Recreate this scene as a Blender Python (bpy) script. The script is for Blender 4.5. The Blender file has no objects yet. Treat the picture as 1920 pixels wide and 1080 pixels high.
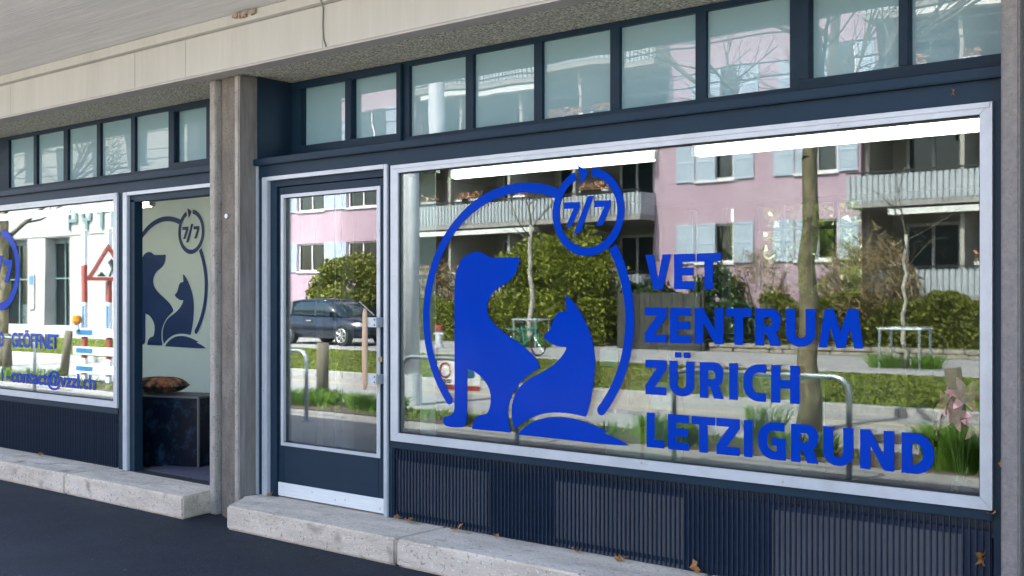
import bpy, bmesh, math, random
from mathutils import Vector, Matrix
from mathutils.geometry import tessellate_polygon
R = math.radians
random.seed(11)
sc = bpy.context.scene
C = sc.collection

# ------------------------------------------------------------------ camera, sky, sun, exposure
cam_d = bpy.data.cameras.new('camera')
cam_d.sensor_width = 36.0
cam_d.lens = 39.375
cam_d.shift_y = 0.00885
cam_d.clip_end = 600
cam = bpy.data.objects.new('camera', cam_d)
C.objects.link(cam)
cam.location = (0, -5.1, 1.6)
cam.rotation_euler = (R(90), 0, R(39.65))
sc.camera = cam

SUN_ELEV, SUN_AZ = R(54), R(-8)          # azimuth from +Y towards +X
world = bpy.data.worlds.new('World')
sc.world = world
world.use_nodes = True
wn = world.node_tree
sky = wn.nodes.new('ShaderNodeTexSky')
sky.sky_type = 'NISHITA'
sky.sun_disc = False
sky.sun_elevation = SUN_ELEV
sky.sun_rotation = SUN_AZ
sky.air_density = 1.0
sky.dust_density = 3.0
sky.ozone_density = 0.6
wn.nodes['Background'].inputs['Strength'].default_value = 0.15
wn.links.new(sky.outputs[0], wn.nodes['Background'].inputs[0])

sun_d = bpy.data.lights.new('sun', 'SUN')
sun_d.energy = 3.6
sun_d.angle = R(0.5)
sun_d.color = (1.0, 0.95, 0.87)
sun = bpy.data.objects.new('sun', sun_d)
C.objects.link(sun)
sv = Vector((math.sin(SUN_AZ) * math.cos(SUN_ELEV), math.cos(SUN_AZ) * math.cos(SUN_ELEV), math.sin(SUN_ELEV)))
sun.rotation_euler = sv.to_track_quat('Z', 'Y').to_euler()
sun.location = (0, 20, 30)

sc.view_settings.view_transform = 'Standard'
sc.view_settings.look = 'None'
sc.view_settings.exposure = 2.9
sc.view_settings.gamma = 1.0
sc.view_settings.use_curve_mapping = False
sc.cycles.max_bounces = 12
sc.cycles.transparent_max_bounces = 16
sc.cycles.glossy_bounces = 6
sc.cycles.diffuse_bounces = 4
sc.cycles.caustics_reflective = False
sc.cycles.use_denoising = True

# ------------------------------------------------------------------ materials
def nmat(name):
    m = bpy.data.materials.new(name)
    m.use_nodes = True
    nt = m.node_tree
    return m, nt, nt.nodes['Principled BSDF']

def col4(c):
    return (c[0], c[1], c[2], 1.0)

def surf(name, c1, c2=None, scale=6.0, rough=0.6, bump=0.0, bscale=40.0, metal=0.0, stretch=(1, 1, 1), detail=6.0,
         contrast=(0.35, 0.65), spec=0.5, c3=None, s3=1.2, speck=None):
    m, nt, b = nmat(name)
    b.inputs['Roughness'].default_value = rough
    b.inputs['Metallic'].default_value = metal
    b.inputs['Specular IOR Level'].default_value = spec
    N, L = nt.nodes, nt.links
    if c2 is None:
        c2 = tuple(v * 0.88 for v in c1)
    tc = N.new('ShaderNodeTexCoord')
    mp = N.new('ShaderNodeMapping')
    mp.inputs['Scale'].default_value = stretch
    L.new(tc.outputs['Object'], mp.inputs[0])
    no = N.new('ShaderNodeTexNoise')
    no.inputs['Scale'].default_value = scale
    no.inputs['Detail'].default_value = detail
    no.inputs['Roughness'].default_value = 0.65
    L.new(mp.outputs[0], no.inputs[0])
    rp = N.new('ShaderNodeValToRGB')
    rp.color_ramp.elements[0].position = contrast[0]
    rp.color_ramp.elements[1].position = contrast[1]
    rp.color_ramp.elements[0].color = col4(c2)
    rp.color_ramp.elements[1].color = col4(c1)
    L.new(no.outputs[0], rp.inputs[0])
    out = rp.outputs[0]
    if c3 is not None:
        n3 = N.new('ShaderNodeTexNoise')
        n3.inputs['Scale'].default_value = s3
        n3.inputs['Detail'].default_value = 8.0
        n3.inputs['Roughness'].default_value = 0.7
        L.new(mp.outputs[0], n3.inputs[0])
        r3 = N.new('ShaderNodeValToRGB')
        r3.color_ramp.elements[0].position = 0.5
        r3.color_ramp.elements[1].position = 0.72
        L.new(n3.outputs[0], r3.inputs[0])
        mx = N.new('ShaderNodeMix')
        mx.data_type = 'RGBA'
        L.new(r3.outputs[0], mx.inputs[0])
        L.new(out, mx.inputs[6])
        mx.inputs[7].default_value = col4(c3)
        out = mx.outputs[2]
    if speck is not None:
        for (sc_, ss, lo, hi) in speck:
            vo = N.new('ShaderNodeTexNoise')
            vo.inputs['Scale'].default_value = ss
            vo.inputs['Detail'].default_value = 2.0
            L.new(tc.outputs['Object'], vo.inputs[0])
            r4 = N.new('ShaderNodeValToRGB')
            r4.color_ramp.elements[0].position = lo
            r4.color_ramp.elements[1].position = hi
            L.new(vo.outputs[0], r4.inputs[0])
            m4 = N.new('ShaderNodeMix')
            m4.data_type = 'RGBA'
            L.new(r4.outputs[0], m4.inputs[0])
            L.new(out, m4.inputs[6])
            m4.inputs[7].default_value = col4(sc_)
            out = m4.outputs[2]
    L.new(out, b.inputs['Base Color'])
    if bump:
        n2 = N.new('ShaderNodeTexNoise')
        n2.inputs['Scale'].default_value = bscale
        n2.inputs['Detail'].default_value = 5.0
        L.new(mp.outputs[0], n2.inputs[0])
        bp = N.new('ShaderNodeBump')
        bp.inputs['Strength'].default_value = bump
        bp.inputs['Distance'].default_value = 0.01
        L.new(n2.outputs[0], bp.inputs['Height'])
        L.new(bp.outputs[0], b.inputs['Normal'])
    return m

def leafmat(name, ca, cb, cc, rough=0.6, trans=0.25):
    m, nt, b = nmat(name)
    N, L = nt.nodes, nt.links
    g = N.new('ShaderNodeNewGeometry')
    rp = N.new('ShaderNodeValToRGB')
    rp.color_ramp.elements[0].color = col4(ca)
    rp.color_ramp.elements[1].color = col4(cc)
    e = rp.color_ramp.elements.new(0.5)
    e.color = col4(cb)
    L.new(g.outputs['Random Per Island'], rp.inputs[0])
    L.new(rp.outputs[0], b.inputs['Base Color'])
    b.inputs['Roughness'].default_value = rough
    b.inputs['Specular IOR Level'].default_value = 0.25
    tr = N.new('ShaderNodeBsdfTranslucent')
    L.new(rp.outputs[0], tr.inputs[0])
    mx = N.new('ShaderNodeMixShader')
    mx.inputs[0].default_value = trans
    L.new(b.outputs[0], mx.inputs[1])
    L.new(tr.outputs[0], mx.inputs[2])
    L.new(mx.outputs[0], N['Material Output'].inputs[0])
    return m

def glassmat(name, refl, tint=(0.84, 0.88, 0.86)):
    m = bpy.data.materials.new(name)
    m.use_nodes = True
    N, L = m.node_tree.nodes, m.node_tree.links
    N.remove(N['Principled BSDF'])
    t = N.new('ShaderNodeBsdfTransparent')
    t.inputs[0].default_value = col4(tint)
    g = N.new('ShaderNodeBsdfGlossy')
    g.inputs['Roughness'].default_value = 0.0
    g.inputs['Color'].default_value = (0.97, 0.985, 1.0, 1)
    no = N.new('ShaderNodeTexNoise')
    no.inputs['Scale'].default_value = 0.9
    no.inputs['Detail'].default_value = 1.5
    tco = N.new('ShaderNodeTexCoord')
    L.new(tco.outputs['Object'], no.inputs[0])
    bp = N.new('ShaderNodeBump')
    bp.inputs['Strength'].default_value = 0.012
    bp.inputs['Distance'].default_value = 0.03
    L.new(no.outputs[0], bp.inputs['Height'])
    L.new(bp.outputs[0], g.inputs['Normal'])
    lw = N.new('ShaderNodeLayerWeight')
    lw.inputs[0].default_value = 0.25
    mr = N.new('ShaderNodeMapRange')
    mr.inputs['From Min'].default_value = 0.0
    mr.inputs['From Max'].default_value = 1.0
    mr.inputs['To Min'].default_value = refl
    mr.inputs['To Max'].default_value = min(1.0, refl + 0.5)
    L.new(lw.outputs['Fresnel'], mr.inputs['Value'])
    mx = N.new('ShaderNodeMixShader')
    L.new(mr.outputs[0], mx.inputs[0])
    L.new(t.outputs[0], mx.inputs[1])
    L.new(g.outputs[0], mx.inputs[2])
    L.new(mx.outputs[0], N['Material Output'].inputs[0])
    return m

def frostmat(name, c, refl):
    m, nt, b = nmat(name)
    N, L = nt.nodes, nt.links
    b.inputs['Base Color'].default_value = col4(c)
    b.inputs['Roughness'].default_value = 0.75
    g = N.new('ShaderNodeBsdfGlossy')
    g.inputs['Roughness'].default_value = 0.0
    no = N.new('ShaderNodeTexNoise')          # old panes are never quite flat
    no.inputs['Scale'].default_value = 1.6
    no.inputs['Detail'].default_value = 1.0
    bp = N.new('ShaderNodeBump')
    bp.inputs['Strength'].default_value = 0.012
    bp.inputs['Distance'].default_value = 0.03
    L.new(no.outputs[0], bp.inputs['Height'])
    L.new(bp.outputs[0], g.inputs['Normal'])
    mx = N.new('ShaderNodeMixShader')
    mx.inputs[0].default_value = refl
    L.new(b.outputs[0], mx.inputs[1])
    L.new(g.outputs[0], mx.inputs[2])
    L.new(mx.outputs[0], N['Material Output'].inputs[0])
    return m

def emis(name, c, s):
    m, nt, b = nmat(name)
    b.inputs['Base Color'].default_value = col4(c)
    b.inputs['Emission Color'].default_value = col4(c)
    b.inputs['Emission Strength'].default_value = s
    return m

def pebble():
    m, nt, b = nmat('pebble_dash')
    N, L = nt.nodes, nt.links
    tc = N.new('ShaderNodeTexCoord')
    vo = N.new('ShaderNodeTexVoronoi')
    vo.inputs['Scale'].default_value = 85
    L.new(tc.outputs['Object'], vo.inputs[0])
    no = N.new('ShaderNodeTexNoise')
    no.inputs['Scale'].default_value = 60
    no.inputs['Detail'].default_value = 4
    L.new(tc.outputs['Object'], no.inputs[0])
    rp = N.new('ShaderNodeValToRGB')
    rp.color_ramp.elements[0].color = (0.20, 0.19, 0.145, 1)
    rp.color_ramp.elements[1].color = (0.80, 0.77, 0.64, 1)
    rp.color_ramp.elements[0].position = 0.33
    rp.color_ramp.elements[1].position = 0.68
    L.new(no.outputs[0], rp.inputs[0])
    L.new(rp.outputs[0], b.inputs['Base Color'])
    b.inputs['Roughness'].default_value = 0.95
    bp = N.new('ShaderNodeBump')
    bp.inputs['Strength'].default_value = 0.9
    bp.inputs['Distance'].default_value = 0.012
    L.new(vo.outputs['Distance'], bp.inputs['Height'])
    L.new(bp.outputs[0], b.inputs['Normal'])
    return m

M = {}
M['navy'] = surf('navy_paint', (0.0075, 0.024, 0.042), (0.006, 0.020, 0.036), 3.0, 0.5, 0.05, 150, spec=0.2)
M['navy_mat'] = surf('navy_grille', (0.008, 0.020, 0.042), (0.006, 0.015, 0.032), 8.0, 0.45, spec=0.3)
M['navy_deep'] = surf('navy_panel', (0.008, 0.022, 0.042), (0.006, 0.017, 0.034), 3.0, 0.4)
M['silver'] = surf('anodised_aluminium', (0.45, 0.485, 0.51), (0.41, 0.44, 0.465), 12, 0.38, 0.0, metal=0.25, c3=(0.37, 0.395, 0.41), s3=2.5, speck=[((0.26, 0.26, 0.25), 22, 0.72, 0.78)])
M['kick'] = surf('brushed_plate', (0.70, 0.73, 0.72), (0.62, 0.65, 0.64), 5, 0.42, 0.03, 200, metal=0.2, stretch=(1, 1, 25))
M['cream'] = surf('cream_render', (0.47, 0.455, 0.405), (0.435, 0.42, 0.37), 2.2, 0.85, 0.12, 220, stretch=(6, 1, 0.5), c3=(0.41, 0.395, 0.345), s3=0.9)
M['soffit'] = surf('board_marked_soffit', (0.62, 0.60, 0.575), (0.54, 0.525, 0.51), 7, 0.9, 0.35, 24, stretch=(0.12, 4, 1), c3=(0.70, 0.685, 0.66), s3=9)
M['lip'] = surf('grey_lip', (0.42, 0.39, 0.36), (0.36, 0.335, 0.31), 5, 0.85, 0.1, 80)
M['pebble'] = pebble()
M['pillar'] = surf('weathered_concrete', (0.185, 0.155, 0.122), (0.115, 0.097, 0.077), 6, 0.92, 0.5, 120, stretch=(2, 2, 0.7), c3=(0.225, 0.20, 0.17), s3=2.2, speck=[((0.07, 0.08, 0.068), 55, 0.60, 0.74), ((0.26, 0.235, 0.20), 80, 0.62, 0.74)])
M['pillar_edge'] = surf('pale_concrete_edge', (0.37, 0.335, 0.285), (0.25, 0.225, 0.19), 7, 0.92, 0.4, 150, stretch=(2, 2, 0.8), speck=[((0.14, 0.12, 0.10), 60, 0.60, 0.74)])
M['pillar_shaded'] = surf('shaded_concrete', (0.20, 0.185, 0.165), (0.12, 0.108, 0.092), 6, 0.95, 0.35, 120, stretch=(3, 3, 0.35), c3=(0.26, 0.25, 0.24), s3=2.0)  # concrete for the pillar reveal, darkened in colour to stand for shade under the canopy
M['pillar_grey'] = surf('grey_concrete', (0.225, 0.20, 0.178), (0.15, 0.132, 0.118), 60, 0.9, 0.4, 150, c3=(0.13, 0.127, 0.125), s3=30)
M['step'] = surf('step_concrete', (0.66, 0.555, 0.43), (0.47, 0.39, 0.30), 3.2, 0.92, 0.9, 90, c3=(0.76, 0.65, 0.52), s3=2.2, contrast=(0.36, 0.62), stretch=(0.5, 1.6, 2.2), speck=[((0.27, 0.22, 0.17), 46, 0.60, 0.74), ((0.82, 0.74, 0.62), 70, 0.62, 0.74), ((0.24, 0.20, 0.15), 4.5, 0.60, 0.74)])
M['asphalt'] = surf('dark_asphalt', (0.018, 0.023, 0.031), (0.013, 0.017, 0.024), 2.5, 0.72, 0.6, 380, c3=(0.024, 0.029, 0.038), s3=1.4, spec=0.2, speck=[((0.075, 0.08, 0.088), 70, 0.62, 0.72), ((0.006, 0.008, 0.011), 45, 0.60, 0.72), ((0.16, 0.16, 0.16), 26, 0.74, 0.77)])
M['road'] = surf('road_asphalt', (0.30, 0.295, 0.30), (0.23, 0.225, 0.23), 3.5, 0.9, 0.3, 200, c3=(0.36, 0.355, 0.35), s3=0.7)
M['paving'] = surf('pale_paving', (0.27, 0.255, 0.245), (0.20, 0.19, 0.18), 5, 0.9, 0.3, 150, c3=(0.31, 0.295, 0.285), s3=1.1)
M['kerb'] = surf('granite_kerb', (0.45, 0.44, 0.43), (0.30, 0.295, 0.29), 14, 0.85, 0.4, 60)
M['turf'] = surf('turf_soil', (0.13, 0.165, 0.022), (0.07, 0.095, 0.016), 5, 0.95, 0.6, 60)
M['soil'] = surf('planting_soil', (0.10, 0.075, 0.05), (0.05, 0.04, 0.028), 10, 0.95, 0.8, 50)
M['yellow'] = surf('yellow_road_paint', (0.62, 0.46, 0.16), (0.45, 0.36, 0.18), 14, 0.8)
M['pink'] = surf('pink_render', (0.465, 0.335, 0.405), (0.41, 0.29, 0.355), 0.9, 0.9, 0.15, 60, c3=(0.50, 0.375, 0.44), s3=0.35)
M['recess'] = surf('balcony_back_wall', (0.42, 0.40, 0.36), (0.35, 0.335, 0.30), 2, 0.9)
M['parapet'] = surf('white_corrugated_sheet', (0.44, 0.475, 0.505), (0.37, 0.40, 0.43), 3, 0.55)
M['slab'] = surf('balcony_slab', (0.34, 0.33, 0.31), (0.26, 0.25, 0.24), 4, 0.9)
M['darkrail'] = surf('dark_rail', (0.03, 0.032, 0.035), None, 6, 0.5)
M['shutter'] = surf('blue_grey_shutter', (0.47, 0.55, 0.64), (0.40, 0.48, 0.57), 4, 0.6)
M['wframe'] = surf('white_window_frame', (0.80, 0.80, 0.80), (0.74, 0.74, 0.74), 5, 0.5)
M['wpane'] = glassmat('far_window_pane', 0.10, (0.35, 0.40, 0.40))
M['dark'] = surf('dark_room', (0.03, 0.032, 0.03), (0.02, 0.022, 0.02), 3, 0.9)
M['awning'] = surf('white_awning', (0.78, 0.78, 0.75), None, 3, 0.7)
M['rooftile'] = surf('roof_tile', (0.25, 0.11, 0.07), (0.17, 0.08, 0.05), 8, 0.9)
M['white_wall'] = surf('white_concrete', (0.35, 0.345, 0.335), (0.31, 0.305, 0.295), 1.0, 0.85, 0.1, 30, c3=(0.33, 0.325, 0.315), s3=0.5)
M['greenglass'] = glassmat('tinted_glazing', 0.14, (0.30, 0.42, 0.42))
M['sign_letter'] = surf('grey_green_letter', (0.13, 0.19, 0.20), None, 5, 0.5)
M['bark'] = surf('tree_bark', (0.24, 0.205, 0.12), (0.10, 0.085, 0.05), 14, 0.95, 0.9, 40, stretch=(1, 1, 0.35))
M['palebark'] = surf('pale_bark', (0.50, 0.46, 0.40), (0.26, 0.235, 0.20), 12, 0.95, 0.6, 40, stretch=(1, 1, 0.35))
M['branch'] = surf('dark_branch', (0.13, 0.115, 0.09), (0.08, 0.07, 0.055), 12, 0.95)
M['steel'] = surf('galvanised_steel', (0.50, 0.55, 0.58), (0.38, 0.43, 0.46), 18, 0.35, metal=0.55)
M['mast'] = surf('pale_mast_paint', (0.62, 0.65, 0.67), (0.52, 0.55, 0.58), 3, 0.5)
M['wood'] = surf('handle_wood', (0.62, 0.42, 0.26), (0.48, 0.31, 0.18), 9, 0.45, 0.05, 60, stretch=(12, 12, 0.8))
M['post'] = surf('weathered_post', (0.17, 0.15, 0.11), (0.10, 0.085, 0.06), 10, 0.95, 0.7, 40, stretch=(5, 5, 0.6))
M['red'] = surf('red_reflective', (0.34, 0.065, 0.05), (0.28, 0.05, 0.04), 6, 0.5)
M['white'] = surf('white_paint', (0.78, 0.78, 0.78), (0.70, 0.70, 0.71), 6, 0.5)
M['signblue'] = surf('sign_blue', (0.04, 0.16, 0.36), None, 6, 0.5)
M['black'] = surf('black_rubber', (0.015, 0.015, 0.016), None, 10, 0.7)
M['orange'] = surf('orange_plastic', (0.75, 0.27, 0.02), None, 5, 0.35)
M['teal'] = surf('teal_paint', (0.02, 0.26, 0.25), None, 5, 0.4)
M['binbrown'] = surf('dark_container', (0.055, 0.055, 0.045), (0.035, 0.036, 0.03), 4, 0.6)
M['carpaint'] = surf('midnight_blue_car_paint', (0.012, 0.020, 0.042), (0.010, 0.017, 0.036), 2, 0.18, spec=0.7)
M['carglass'] = surf('dark_car_glass', (0.012, 0.03, 0.045), None, 2, 0.05, spec=0.8)
M['rim'] = surf('alloy_rim', (0.62, 0.62, 0.62), None, 6, 0.3, metal=0.6)
M['lampglass'] = surf('headlamp_glass', (0.75, 0.77, 0.80), None, 6, 0.1)
M['stone'] = surf('dry_stone', (0.36, 0.33, 0.27), (0.20, 0.18, 0.145), 7, 0.95, 0.8, 30)
M['leafbrown'] = leafmat('dry_leaf', (0.22, 0.09, 0.03), (0.33, 0.15, 0.05), (0.45, 0.25, 0.10), 0.7, 0.15)
M['ever'] = leafmat('evergreen_leaf', (0.08, 0.105, 0.012), (0.19, 0.225, 0.025), (0.34, 0.36, 0.055), 0.6, 0.35)
M['hedge'] = leafmat('hedge_leaf', (0.07, 0.085, 0.014), (0.15, 0.17, 0.027), (0.28, 0.29, 0.06), 0.6, 0.35)
M['darkleaf'] = leafmat('dark_evergreen_leaf', (0.018, 0.045, 0.02), (0.035, 0.075, 0.03), (0.07, 0.115, 0.045))
M['twig'] = leafmat('brown_twig', (0.14, 0.10, 0.06), (0.24, 0.18, 0.10), (0.33, 0.26, 0.12), 0.8, 0.1)
M['grass'] = leafmat('grass_blade', (0.07, 0.15, 0.02), (0.12, 0.24, 0.03), (0.20, 0.32, 0.06))
M['turfblade'] = leafmat('tram_turf_blade', (0.10, 0.135, 0.016), (0.16, 0.20, 0.025), (0.25, 0.28, 0.05), 0.6, 0.3)
M['vinyl'] = surf('blue_vinyl', (0.0, 0.034, 0.335), (0.0, 0.030, 0.31), 3, 0.12, spec=0.04)
M['vinyl2'] = surf('bright_blue_vinyl', (0.001, 0.040, 0.36), None, 3, 0.10, spec=0.11)
M['walllogo'] = surf('dark_blue_wall_print', (0.012, 0.045, 0.16), (0.010, 0.036, 0.13), 3, 0.5)
M['glass_a'] = glassmat('shop_glass', 0.044)
M['glass_b'] = glassmat('shop_inner_glass', 0.045)
M['glass_d'] = glassmat('door_glass', 0.062, (0.72, 0.76, 0.74))
M['frost'] = frostmat('frosted_transom', (0.19, 0.31, 0.33), 0.115)
M['rearglass'] = glassmat('rear_glass', 0.05, (0.60, 0.64, 0.58))
M['palepanel'] = surf('pale_panel', (0.42, 0.44, 0.42), (0.36, 0.38, 0.37), 2, 0.8)
M['room'] = surf('shop_wall', (0.14, 0.145, 0.14), (0.12, 0.125, 0.12), 1, 0.85)
M['partition'] = surf('logo_wall', (0.70, 0.78, 0.73), (0.66, 0.74, 0.69), 1, 0.85)
M['roomfloor'] = surf('shop_floor', (0.05, 0.05, 0.048), (0.04, 0.04, 0.039), 3, 0.35)
M['matgrey'] = surf('door_mat', (0.075, 0.075, 0.11), (0.05, 0.05, 0.075), 60, 0.95)
M['tube'] = emis('fluorescent_tube', (1.0, 0.97, 0.88), 1.5)
M['batten'] = surf('lamp_batten', (0.8, 0.8, 0.78), None, 4, 0.5)
M['marble'] = surf('dark_blue_marble', (0.0015, 0.005, 0.013), (0.001, 0.004, 0.010), 4, 0.4, c3=(0.020, 0.048, 0.080), s3=7, spec=0.15)
M['marbletop'] = surf('grey_bench_top', (0.07, 0.075, 0.08), None, 4, 0.4)
M['cushion'] = surf('patterned_cushion', (0.34, 0.07, 0.02), (0.006, 0.02, 0.018), 11, 0.9, c3=(0.40, 0.34, 0.18), s3=12, contrast=(0.45, 0.55))
M['petal'] = surf('pink_petal', (0.85, 0.20, 0.24), (0.92, 0.62, 0.58), 22, 0.6)
M['stem'] = surf('green_stem', (0.08, 0.13, 0.04), None, 8, 0.7)
M['brass'] = surf('brass_lock', (0.40, 0.30, 0.20), None, 6, 0.4, metal=0.6)
M['cable'] = surf('grey_cable', (0.20, 0.19, 0.17), None, 6, 0.7)
M['rust'] = surf('rusty_spall', (0.42, 0.35, 0.26), (0.16, 0.125, 0.09), 40, 0.95, 0.8, 60)
M['card_brown'] = surf('brown_print', (0.42, 0.18, 0.05), (0.62, 0.42, 0.30), 6, 0.6)
M['card_red'] = surf('red_print', (0.50, 0.12, 0.10), (0.60, 0.32, 0.26), 6, 0.6)
M['card_mint'] = surf('mint_card', (0.40, 0.62, 0.55), None, 6, 0.6)
M['card_green'] = surf('pale_green_board', (0.33, 0.45, 0.30), None, 6, 0.6)
M['ironplate'] = surf('cast_iron', (0.06, 0.052, 0.048), None, 20, 0.8, 0.4, 60)
M['curtain'] = surf('white_curtain', (0.70, 0.70, 0.66), None, 4, 0.9)
M['flower'] = leafmat('balcony_flower', (0.75, 0.70, 0.65), (0.70, 0.25, 0.10), (0.15, 0.22, 0.05))

# ------------------------------------------------------------------ mesh helpers
class MB:
    def __init__(s):
        s.v, s.f = [], []
    def box(s, x0, x1, y0, y1, z0, z1):
        i = len(s.v)
        s.v += [(x0, y0, z0), (x1, y0, z0), (x1, y1, z0), (x0, y1, z0), (x0, y0, z1), (x1, y0, z1), (x1, y1, z1), (x0, y1, z1)]
        s.f += [(i, i+3, i+2, i+1), (i+4, i+5, i+6, i+7), (i, i+1, i+5, i+4), (i+1, i+2, i+6, i+5), (i+2, i+3, i+7, i+6), (i+3, i, i+4, i+7)]
        return s
    def quad(s, *p):
        i = len(s.v)
        s.v += [tuple(q) for q in p]
        s.f.append(tuple(range(i, i + len(p))))
        return s
    def prism(s, poly, axis, a0, a1):
        """poly of (u,v); axis 'z': (u,v)=(x,y); 'y': (x,z); 'x': (y,z)"""
        def P(u, v, a):
            return {'z': (u, v, a), 'y': (u, a, v), 'x': (a, u, v)}[axis]
        n, i = len(poly), len(s.v)
        s.v += [P(u, v, a0) for u, v in poly] + [P(u, v, a1) for u, v in poly]
        for t in tessellate_polygon([[Vector((u, v, 0)) for u, v in poly]]):
            s.f.append((i + t[0], i + t[1], i + t[2]))
            s.f.append((i + n + t[2], i + n + t[1], i + n + t[0]))
        for k in range(n):
            j = (k + 1) % n
            s.f.append((i + k, i + j, i + n + j, i + n + k))
        return s
    def tube(s, pts, rad, n=8, cap=True):
        pts = [Vector(p) for p in pts]
        rs = rad if isinstance(rad, (list, tuple)) else [rad] * len(pts)
        i0 = len(s.v)
        up = None
        for k, p in enumerate(pts):
            d = (pts[min(k + 1, len(pts) - 1)] - pts[max(k - 1, 0)])
            if d.length < 1e-9:
                d = Vector((0, 0, 1))
            d.normalize()
            if up is None:
                up = Vector((0, 0, 1)) if abs(d.z) < 0.9 else Vector((1, 0, 0))
            a = d.cross(up).normalized()
            b = a.cross(d).normalized()
            up = b
            for q in range(n):
                t = 2 * math.pi * q / n
                s.v.append(tuple(p + (a * math.cos(t) + b * math.sin(t)) * rs[k]))
        for k in range(len(pts) - 1):
            for q in range(n):
                r = (q + 1) % n
                s.f.append((i0 + k*n + q, i0 + k*n + r, i0 + (k+1)*n + r, i0 + (k+1)*n + q))
        if cap:
            s.f.append(tuple(i0 + q for q in reversed(range(n))))
            s.f.append(tuple(i0 + (len(pts)-1)*n + q for q in range(n)))
        return s
    def sheet(s, outer, holes, y):
        """flat polygon in the XZ plane at depth y"""
        loops = [[Vector((u, v, 0)) for u, v in L] for L in [outer] + list(holes)]
        i = len(s.v)
        for L in [outer] + list(holes):
            s.v += [(u, y, v) for u, v in L]
        for t in tessellate_polygon(loops):
            s.f.append((i + t[0], i + t[1], i + t[2]))
        return s
    def mesh(s, name, mat, smooth=False):
        me = bpy.data.meshes.new(name)
        me.from_pydata(s.v, [], s.f)
        if mat:
            me.materials.append(M[mat] if isinstance(mat, str) else mat)
        if smooth:
            me.polygons.foreach_set('use_smooth', [True] * len(me.polygons))
        me.update()
        return me
    def build(s, name, mat, parent=None, smooth=False, bevel=0.0):
        me = s.mesh(name, mat, smooth)
        if bevel:
            bm = bmesh.new()
            bm.from_mesh(me)
            bmesh.ops.remove_doubles(bm, verts=bm.verts, dist=1e-5)
            bmesh.ops.recalc_face_normals(bm, faces=bm.faces)
            ed = [e for e in bm.edges if len(e.link_faces) == 2 and e.calc_face_angle(0) > 0.5]
            bmesh.ops.bevel(bm, geom=ed, offset=bevel, segments=2, affect='EDGES', clamp_overlap=True)
            bm.to_mesh(me)
            bm.free()
        return link(name, me, parent)

def link(name, me, parent=None, loc=None):
    o = bpy.data.objects.new(name, me)
    C.objects.link(o)
    if parent is not None:
        o.parent = parent
    if loc is not None:
        o.location = loc
    return o

def tag(o, label=None, cat=None, group=None, kind=None):
    if label: o['label'] = label
    if cat: o['category'] = cat
    if group: o['group'] = group
    if kind: o['kind'] = kind
    return o

def thing(name, label, cat, group=None, loc=(0, 0, 0), rz=0.0):
    o = link(name, None)
    o.location = loc
    o.rotation_euler = (0, 0, rz)
    return tag(o, label, cat, group)

def struct(name, mb, mat, parent=None, bevel=0.0):
    o = mb.build(name, mat, parent, bevel=bevel)
    if parent is None:
        o['kind'] = 'structure'
    return o

def B(x0, x1, y0, y1, z0, z1):
    return MB().box(x0, x1, y0, y1, z0, z1)

def arc(cx, cy, rx, ry, a0, a1, n=8):
    return [(cx + rx * math.cos(R(a0 + (a1 - a0) * k / n)), cy + ry * math.sin(R(a0 + (a1 - a0) * k / n))) for k in range(n + 1)]

def copy_tree(o, parent=None):
    c = o.copy()
    C.objects.link(c)
    c.parent = parent
    for ch in list(o.children):
        copy_tree(ch, c)
    return c

# ------------------------------------------------------------------ ground, road, pavements
struct('ground', MB().quad((-260, -260, -0.14), (160, -260, -0.14), (160, 160, -0.14), (-260, 160, -0.14)), 'road')
struct('pavement_asphalt', B(-90, 30, -2.25, 0.3, -0.3, 0.0), 'asphalt')
struct('pavement', B(-90, 30, -6.3, -2.255, -0.3, -0.003), 'paving')
kerb = struct('kerb_strip', B(-90, 30, -6.46, -6.304, -0.3, 0.004), 'kerb')
struct('road_marking', B(-90, 30, -9.98, -9.86, -0.139, -0.135), 'yellow')
tk = struct('tram_bed', B(-90, 30, -18.0, -11.1, -0.3, -0.03), 'turf')
k1 = struct('kerb_near_tram', MB(), 'kerb')
for k in range(24):
    a = -46 + k * 2.0
    B(a, a + 1.985, -11.1, -10.85, -0.3, -0.01).build('kerb_stone', 'kerb', k1)
k2 = struct('kerb_far_tram', MB(), 'kerb')
for k in range(24):
    a = -46 + k * 2.0
    B(a, a + 1.985, -18.3, -18.02, -0.3, -0.005).build('kerb_stone', 'kerb', k2)
struct('pavement_far', B(-90, 30, -27.9, -18.31, -0.3, -0.02), 'road')
# tram turf
mb = MB()
rnd = random.Random(3)
for k in range(52000):
    x = rnd.uniform(-34, -3) if k % 4 else rnd.uniform(-60, -34)
    y = rnd.uniform(-17.95, -11.15)
    h = rnd.uniform(0.015, 0.05)
    t = rnd.uniform(0, 6.28)
    w = 0.03
    dx, dy = w * math.cos(t), w * math.sin(t)
    lx, ly = rnd.uniform(-.05, .05), rnd.uniform(-.05, .05)
    mb.quad((x - dx, y - dy, -0.035), (x + dx, y + dy, -0.035), (x + lx, y + ly, h - .03))
tag(mb.build('turf_grass', 'turfblade'), 'short green turf growing between the tram rails', 'grass', kind='stuff')
for (ya, lab) in ((-12.9, 'first tram rail from the shop sunk in the turf'), (-14.0, 'second tram rail from the shop sunk in the turf'),
                  (-15.3, 'third tram rail from the shop sunk in the turf'), (-16.4, 'fourth tram rail from the shop sunk in the turf')):
    o = B(-90, 30, ya - .04, ya + .04, -0.12, -0.022).build('tram_rail', 'ironplate')
    tag(o, lab, 'rail', 'tram rails in the turf')

# ------------------------------------------------------------------ the shop building
shop = thing('shop_building', 'grey blue shopfront with concrete pillars under a cream beam', 'building', loc=(0, 0, 0))
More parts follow.
